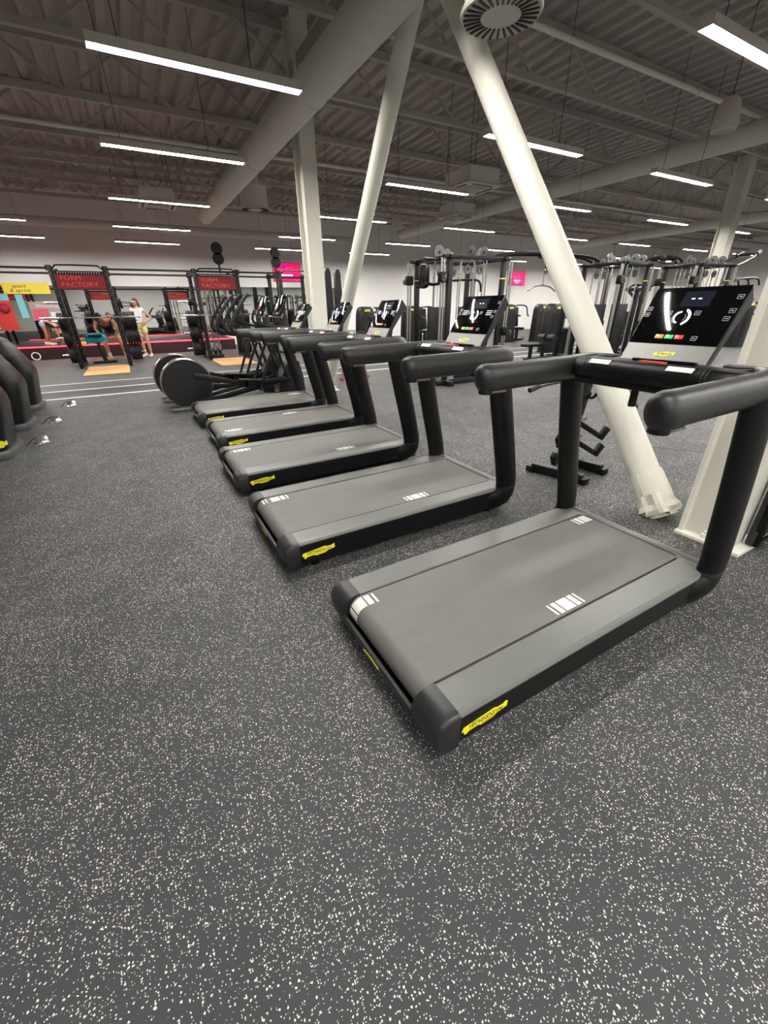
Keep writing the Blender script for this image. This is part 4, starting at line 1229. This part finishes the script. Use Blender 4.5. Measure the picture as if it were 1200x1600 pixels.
ski(6.85, 15.3, 'right one of two tall black ski trainers beside the far column')
t = thing('slim_post', 'thin black post with a short crossed top right of the far column', 'post', (5.12, 13.0, 0))
b = MB(); b.box((0, 0, .02), (.4, .4, .04)); b.build('base', 'frame', t)
b = MB(); b.cyl((0, 0, .04), (0, 0, 2.36), .028, n=12); b.build('pole', 'frame', t)
b = MB(); b.cyl((-.14, 0, 2.30), (.14, 0, 2.30), .03, n=10); b.build('top_hook', 'chrome', t)
# small silver A frame with red tips behind the third treadmill
t = thing('step_ladder', 'silver A frame with red tipped feet behind the third treadmill upright', 'ladder', (3.92, 8.35, 0))
for s in (-1, 1):
    for q in (-1, 1):
        b = MB(); b.bar((s * .30, q * .20, .04), (s * .05, q * .16, .92), .045, .03, bev=.004); leg = b.build('leg', 'alu', t)
        b = MB(); b.box((s * .305, q * .20, .03), (.07, .06, .06), bev=.008); b.build('rubber_foot', 'red', leg)
for z in (.28, .52, .76):
    f = (.92 - z) / .88
    b = MB(); b.box((.05 + .25 * f, 0, z), (.07, .34 + .05 * f, .025)); b.build('tread', 'alu', t)
b = MB(); b.box((0, 0, .94), (.16, .36, .03)); b.build('top_step', 'alu', t)

# storage stand for handles right behind the nearest treadmill
t = thing('attachment_stand', 'black tilted handle stand with hooks between the two nearest treadmills', 'stand', (3.05, 2.13, 0))
t.scale = (.86, .86, .92)
b = MB(); b.bar((-.20, .26, .045), (-.06, -.24, .045), .07, .08, bev=.006); b.build('foot_bar', 'frame', t)
b = MB(); b.bar((-.12, .03, .045), (.30, .10, .045), .07, .08, bev=.006); b.build('foot_link', 'frame', t)
b = MB(); b.bar((.28, .24, .045), (.34, -.17, .045), .07, .08, bev=.006); b.build('foot_bar', 'frame', t)
for p in ((-.20, .26), (-.06, -.24), (.28, .24), (.34, -.17)):
    b = MB(); b.box((p[0], p[1], .028), (.09, .09, .056), bev=.006); b.build('rubber_foot', 'black', t)
for p in ((-.14, .04), (.31, .04)):
    b = MB(); b.cyl((p[0], p[1], .08), (p[0], p[1], .092), .014, n=10); b.build('foot_bolt', 'chrome', t)
b = MB(); b.bar((-.02, .04, .07), (.14, .02, 1.0), .055, .075, bev=.006); b.build('mast', 'frame', t)
for z, s in ((.50, 1), (.34, 1), (.52, -1), (.36, -1)):
    xm = -.02 + .16 * (z - .07) / .93
    b = MB()
    b.bar((xm + s * .02, .03, z), (xm + s * .32, -.06, z - .17), .032, .045, bev=.004)
    hk = b.build('hook_arm', 'frame', t)
    b = MB(); b.bar((xm + s * .30, -.055, z - .18), (xm + s * .37, -.075, z - .08), .05, .06, bev=.006); b.build('hook_tip', 'black', hk)
    b = MB(); b.cyl((xm + s * .03, -.02, z + .02), (xm + s * .05, -.05, z + .05), .012, n=8); b.build('clevis_pin', 'chrome', hk)
for s in (-1, 1):
    b = MB(); b.tube(cat_rom([(.10, .02, .74), (.10 + s * .04, -.03, .72), (.10 + s * .06, -.07, .78)], 4), .014, 8); b.build('bar_cradle', 'frame', t)
t = thing('curl_bar', 'long curved grey bar laid across the handle stand', 'bar', (3.10, 2.13, .80))
b = MB(); b.tube(cat_rom([(-.58, .05, -.02), (-.50, .05, .0), (-.28, .02, .02), (0, -.02, .0), (.30, -.02, -.04), (.55, .02, -.14), (.80, .05, -.26), (.93, .07, -.33)], 5), .0165, 12); b.build('bar', 'steel', t)
b = MB(); b.cyl((-.60, .05, -.023), (-.50, .05, .0), .0185, n=12); b.build('end_sleeve', 'dark', t)
# black vented panel right of the near column
t = thing('vented_panel', 'black perforated machine panel leaning beside the near column at right', 'panel', (2.93, .725, 0))
b = MB(); b.box((.40, 0, .45), (.80, .075, .84), bev=.02); b.build('panel_shell', 'gloss', t)
b = MB(); b.box((.46, -.040, .47), (.64, .012, .66), bev=.004); b.build('vent_mesh', 'mesh', t)
b = MB(); b.box((.52, .0, .018), (.50, .20, .036), bev=.012); b.build('panel_base', 'steel', t)
b = MB(); b.cyl((.03, -.058, .075), (.74, -.062, .15), .012, n=10); b.build('tie_rod', 'chrome', t)

# ================================================================== PEOPLE
def skinned(pts, edges, rad, levels=2):
    me = bpy.data.meshes.new('tmp')
    me.from_pydata([Vector(p) for p in pts], edges, [])
    ob = bpy.data.objects.new('tmp', me)
    COL.objects.link(ob)
    ob.modifiers.new('s', 'SKIN')
    sm = ob.modifiers.new('d', 'SUBSURF'); sm.levels = levels; sm.render_levels = levels
    if not me.skin_vertices:
        bpy.context.view_layer.objects.active = ob
    lay = me.skin_vertices[0].data
    for i, r in enumerate(rad):
        lay[i].radius = (r if not isinstance(r, tuple) else r[0], r if not isinstance(r, tuple) else r[1])
        lay[i].use_root = (i == 0)
    dg = bpy.context.evaluated_depsgraph_get()
    m2 = bpy.data.meshes.new_from_object(ob.evaluated_get(dg))
    bpy.data.objects.remove(ob)
    bpy.data.meshes.remove(me)
    return m2

def add_mesh(b, me):
    b.bm.from_mesh(me)
    bpy.data.meshes.remove(me)

def hand(b, wrist, elbow, out, size=.085, curl=.5):
    """palm, four fingers and a thumb running on from the wrist"""
    w_, e_ = Vector(wrist), Vector(elbow)
    f = (w_ - e_).normalized()
    o_ = Vector(out); o_ = (o_ - f * o_.dot(f)).normalized()
    n_ = f.cross(o_)
    pc = w_ + f * size * .5
    rg = []
    for t_, wd, th in ((0, .026, .02), (.35, .038, .016), (.8, .042, .014), (1.05, .038, .011)):
        c = w_ + f * size * t_
        rg.append([c + o_ * wd * cos(q) + n_ * th * sin(q) for q in [2 * pi * k / 10 for k in range(10)]])
    b.rings(rg)
    for k, L_ in enumerate((.068, .078, .074, .058)):
        s0 = w_ + f * size + o_ * (.030 - k * .020)
        p1 = s0 + f * L_ * .5 + n_ * curl * .010
        p2 = p1 + f * L_ * .32 + n_ * curl * .022
        p3 = p2 + f * L_ * .14 + n_ * curl * .022
        b.tube([s0 - f * .012, p1, p2, p3], [.0095, .009, .008, .006], 7)
    s0 = w_ + f * size * .25 + o_ * .030
    b.tube([s0, s0 + (o_ * .7 + f * .7) * .035, s0 + (o_ * .4 + f) * .06], [.012, .0105, .008], 7)

def person(name, label, loc, rz, J, R_, skin='skin', hair='hair', shirt=None, shorts=None, shoes=None, tail=False, sock=None, sleeves=0.0):
    """J: joints in local metres; the figure faces -y"""
    t = thing(name, label, 'person', loc, rz)
    V = {k: Vector(v) for k, v in J.items()}
    names = ['pelvis', 'waist', 'chest', 'neck', 'skull', 'shL', 'elL', 'wrL', 'shR', 'elR', 'wrR', 'hipL', 'knL', 'anL', 'hipR', 'knR', 'anR', 'toL', 'toR', 'ruL', 'ruR', 'caL', 'caR']
    V['ruL'] = V['elL'].lerp(V['shL'], .55); V['ruR'] = V['elR'].lerp(V['shR'], .55)
    V['caL'] = V['knL'].lerp(V['anL'], .35); V['caR'] = V['knR'].lerp(V['anR'], .35)
    rad = dict(pelvis=.105, waist=.095, chest=.115, neck=.052, skull=.05, shL=.055, elL=.036, wrL=.024, shR=.055, elR=.036, wrR=.024, hipL=.086, knL=.052, anL=.034, hipR=.086, knR=.052, anR=.034, toL=.03, toR=.03, ruL=.045, ruR=.045, caL=.052, caR=.052)
    for k in rad:
        rad[k] *= R_
    E_ = [('pelvis', 'waist'), ('waist', 'chest'), ('chest', 'neck'), ('neck', 'skull'), ('chest', 'shL'), ('shL', 'ruL'), ('ruL', 'elL'), ('elL', 'wrL'), ('chest', 'shR'), ('shR', 'ruR'), ('ruR', 'elR'), ('elR', 'wrR'),
          ('pelvis', 'hipL'), ('hipL', 'knL'), ('knL', 'caL'), ('caL', 'anL'), ('anL', 'toL'), ('pelvis', 'hipR'), ('hipR', 'knR'), ('knR', 'caR'), ('caR', 'anR'), ('anR', 'toR')]
    ix = {n: i for i, n in enumerate(names)}
    b = MB()
    add_mesh(b, skinned([V[n] for n in names], [(ix[a], ix[c]) for a, c in E_], [rad[n] for n in names]))
    # head: an egg along the neck direction with nose, ears and brow
    up = (V['skull'] - V['neck']).normalized()
    fw = Vector(J.get('face', (0, -1, 0))); fw = (fw - up * fw.dot(up)).normalized()
    sd = up.cross(fw)
    hc = V['skull'] + up * .055
    HR = .098
    def hp(s, f, u_):
        return hc + sd * s + fw * f + up * u_
    rg = []
    for k in range(13):
        a = -pi / 2 + pi * k / 12
        zz = sin(a) * .125
        rr = cos(a)
        jaw = 1.0 if zz > -.02 else 1.0 - (-.02 - zz) * 2.2
        rg.append([hp(cos(q) * .078 * rr * jaw + 0, sin(q) * .098 * rr * (jaw if sin(q) < 0 else 1) + (.012 if zz < -.03 and sin(q) > 0 else 0), zz) if rr > .02 else hp(cos(q) * .002, sin(q) * .002, zz) for q in [2 * pi * j / 20 for j in range(20)]])
    b.rings(rg)
    b.tube([hp(0, .088, .025), hp(0, .108, -.012), hp(0, .092, -.026)], [.008, .015, .010], 8)
    for s in (-1, 1):
        b.tube([hp(s * .076, -.005, .025), hp(s * .090, -.012, .010), hp(s * .078, -.004, -.022)], [.010, .014, .008], 8)
    hand(b, V['wrL'], V['elL'], J.get('thL', (0, -1, 0)))
    hand(b, V['wrR'], V['elR'], J.get('thR', (0, -1, 0)))
    body = b.build('body', skin, t, sharp=60)
    b = MB()
    for s in (-1, 1):
        b.sphere(hp(s * .030, .086, .012), .011, n=8)
    b.build('eyes', 'eye', t)
    b = MB(); b.tube([hp(-.022, .090, -.052), hp(0, .097, -.054), hp(.022, .090, -.052)], [.003, .006, .003], 6); b.build('mouth', 'lip', t)
    # hair: a cap over the top and the back
    rg = []
    for k in range(9):
        a = -.35 + (pi / 2 + .35) * k / 8
        rr = cos(a)
        zz = sin(a) * .138 + .0
        ring = []
        for j in range(20):
            q = 2 * pi * j / 20
            f = sin(q) * .110 * rr - .010
            if sin(q) > .2 and a < .55:
                f = min(f, .035)
            ring.append(hp(cos(q) * .089 * rr, f, zz))
        rg.append(ring)
    b = MB(); b.rings(rg)
    if tail:
        g = Vector((0, 0, -1))
        p0 = hp(0, -.10, .06)
        b.tube(cat_rom([p0, p0 - fw * .04 + g * .05, p0 - fw * .05 + g * .22, p0 - fw * .03 + g * .42], 4), [.03] * 4 + [.045] * 4 + [.04] * 4 + [.012], 10)
    b.build('hair', hair, t)
    if shirt:
        pts = ['waist', 'chest', 'shL', 'shR', 'low', 'col', 'slL', 'slR']
        Q = dict(V); Q['low'] = V['pelvis'].lerp(V['waist'], .45); Q['col'] = V['chest'].lerp(V['neck'], .45)
        Q['slL'] = V['shL'].lerp(V['elL'], max(.08, sleeves)); Q['slR'] = V['shR'].lerp(V['elR'], max(.08, sleeves))
        rr = dict(waist=.118, chest=.148, shL=.072, shR=.072, low=.122, col=.088, slL=.066, slR=.066)
        iy = {n: i for i, n in enumerate(pts)}
        b = MB(); add_mesh(b, skinned([Q[n] for n in pts], [(iy[a], iy[c]) for a, c in (('low', 'waist'), ('waist', 'chest'), ('chest', 'col'), ('chest', 'shL'), ('chest', 'shR'), ('shL', 'slL'), ('shR', 'slR'))], [rr[n] * R_ for n in pts]))
        b.build('shirt', shirt, t, sharp=60)
    if shorts:
        Q = dict(V); Q['mdL'] = V['hipL'].lerp(V['knL'], .50); Q['mdR'] = V['hipR'].lerp(V['knR'], .50); Q['top'] = V['pelvis'].lerp(V['waist'], .55)
        pts = ['pelvis', 'hipL', 'hipR', 'mdL', 'mdR', 'top']
        rr = dict(pelvis=.116, hipL=.098, hipR=.098, mdL=.084, mdR=.084, top=.108)
        iy = {n: i for i, n in enumerate(pts)}
        b = MB(); add_mesh(b, skinned([Q[n] for n in pts], [(iy[a], iy[c]) for a, c in (('pelvis', 'top'), ('pelvis', 'hipL'), ('pelvis', 'hipR'), ('hipL', 'mdL'), ('hipR', 'mdR'))], [rr[n] * R_ for n in pts]))
        b.build('shorts', shorts, t, sharp=60)
    for s in 'LR':
        an, to = V['an' + s], V['to' + s]
        d = (to - an); d.z = 0; d = d.normalized()
        p = d.cross(Vector((0, 0, 1)))
        base = Vector((an.x, an.y, 0)); z0 = min(an.z, to.z) - .055
        rg = []
        for f, wd, h in ((-.085, .022, .05), (-.07, .036, .085), (-.02, .040, .10), (.05, .042, .075), (.12, .046, .055), (.17, .038, .045), (.19, .018, .03)):
            c = base + d * f
            rg.append([c + p * wd * cos(q) + Vector((0, 0, z0 + max(0.0, h * (.5 + .62 * sin(q)) - .0 if sin(q) > -.8 else 0))) for q in [2 * pi * k / 12 for k in range(12)]])
        b = MB(); b.rings(rg); b.build('shoe', shoes or 'black', t)
        if sock:
            b = MB(); b.tube([an - Vector((0, 0, .03)), an.lerp(V['kn' + s], .30)], [.040 * R_, .046 * R_], 12); b.build('sock', sock, t)
    return t

# woman standing with a hand on her hip
person('person', 'person in white tank top and yellow shorts, hand on hip, by the left rack', (.33, 16.62, 0), radians(-28),
       dict(pelvis=(0, 0, .97), waist=(0, -.01, 1.12), chest=(0, 0, 1.31), neck=(0, .0, 1.475), skull=(0, -.02, 1.565), face=(-.1, -1, -.1),
            shL=(.175, .0, 1.40), elL=(.36, .07, 1.16), wrL=(.20, -.06, 1.03), shR=(-.175, .0, 1.40), elR=(-.33, .04, 1.17), wrR=(-.19, -.08, 1.04),
            hipL=(.085, 0, .90), knL=(.11, -.03, .50), anL=(.10, .02, .09), hipR=(-.085, 0, .90), knR=(-.10, -.02, .50), anR=(-.08, .03, .09), toL=(.13, -.12, .06), toR=(-.10, -.11, .06), thL=(0, 0, 1), thR=(0, 0, 1)),
       1.0, 'skin', 'hair_brown', 'top_white', 'short_yellow', 'white', tail=True)
# man bending forward behind the bench
person('person', 'person in black shirt and grey shorts bending forward over the teal towel', (-.62, 16.15, 0), radians(-6),
       dict(pelvis=(.04, .26, .84), waist=(.03, .10, .96), chest=(0, -.14, 1.10), neck=(-.04, -.34, 1.20), skull=(-.06, -.44, 1.22), face=(-.1, -.5, -1),
            shL=(.20, -.20, 1.17), elL=(.30, -.20, .90), wrL=(.20, -.24, .70), shR=(-.20, -.22, 1.14), elR=(-.27, -.26, .90), wrR=(-.16, -.30, .72),
            hipL=(.14, .26, .80), knL=(.26, .06, .47), anL=(.31, .12, .10), hipR=(-.08, .26, .80), knR=(-.17, .04, .47), anR=(-.14, .10, .10), toL=(.36, -.03, .065), toR=(-.17, -.05, .065), thL=(-1, 0, 0), thR=(1, 0, 0)),
       1.2, 'skin_tan', 'hair', 'top_black', 'short_grey', 'shoe_yellow', sock='sock', sleeves=.12)
# woman folded forward on the platform
person('person', 'person in pale blue shorts folded forward on the platform, dark hair hanging', (-2.44, 18.35, .39), radians(78),
       dict(pelvis=(0, .02, .70), waist=(0, -.14, .74), chest=(0, -.28, .62), neck=(0, -.34, .46), skull=(0, -.35, .37), face=(0, 1, -.2),
            shL=(.15, -.32, .52), elL=(.17, -.36, .30), wrL=(.13, -.38, .20), shR=(-.15, -.32, .52), elR=(-.17, -.36, .30), wrR=(-.13, -.38, .20),
            hipL=(.10, .02, .66), knL=(.11, -.02, .36), anL=(.10, .04, .09), hipR=(-.10, .02, .66), knR=(-.11, -.02, .36), anR=(-.10, .04, .09), toL=(.11, -.10, .06), toR=(-.11, -.10, .06)),
       .94, 'skin_tan', 'hair', 'top_black', 'short_blue', 'white', tail=True)
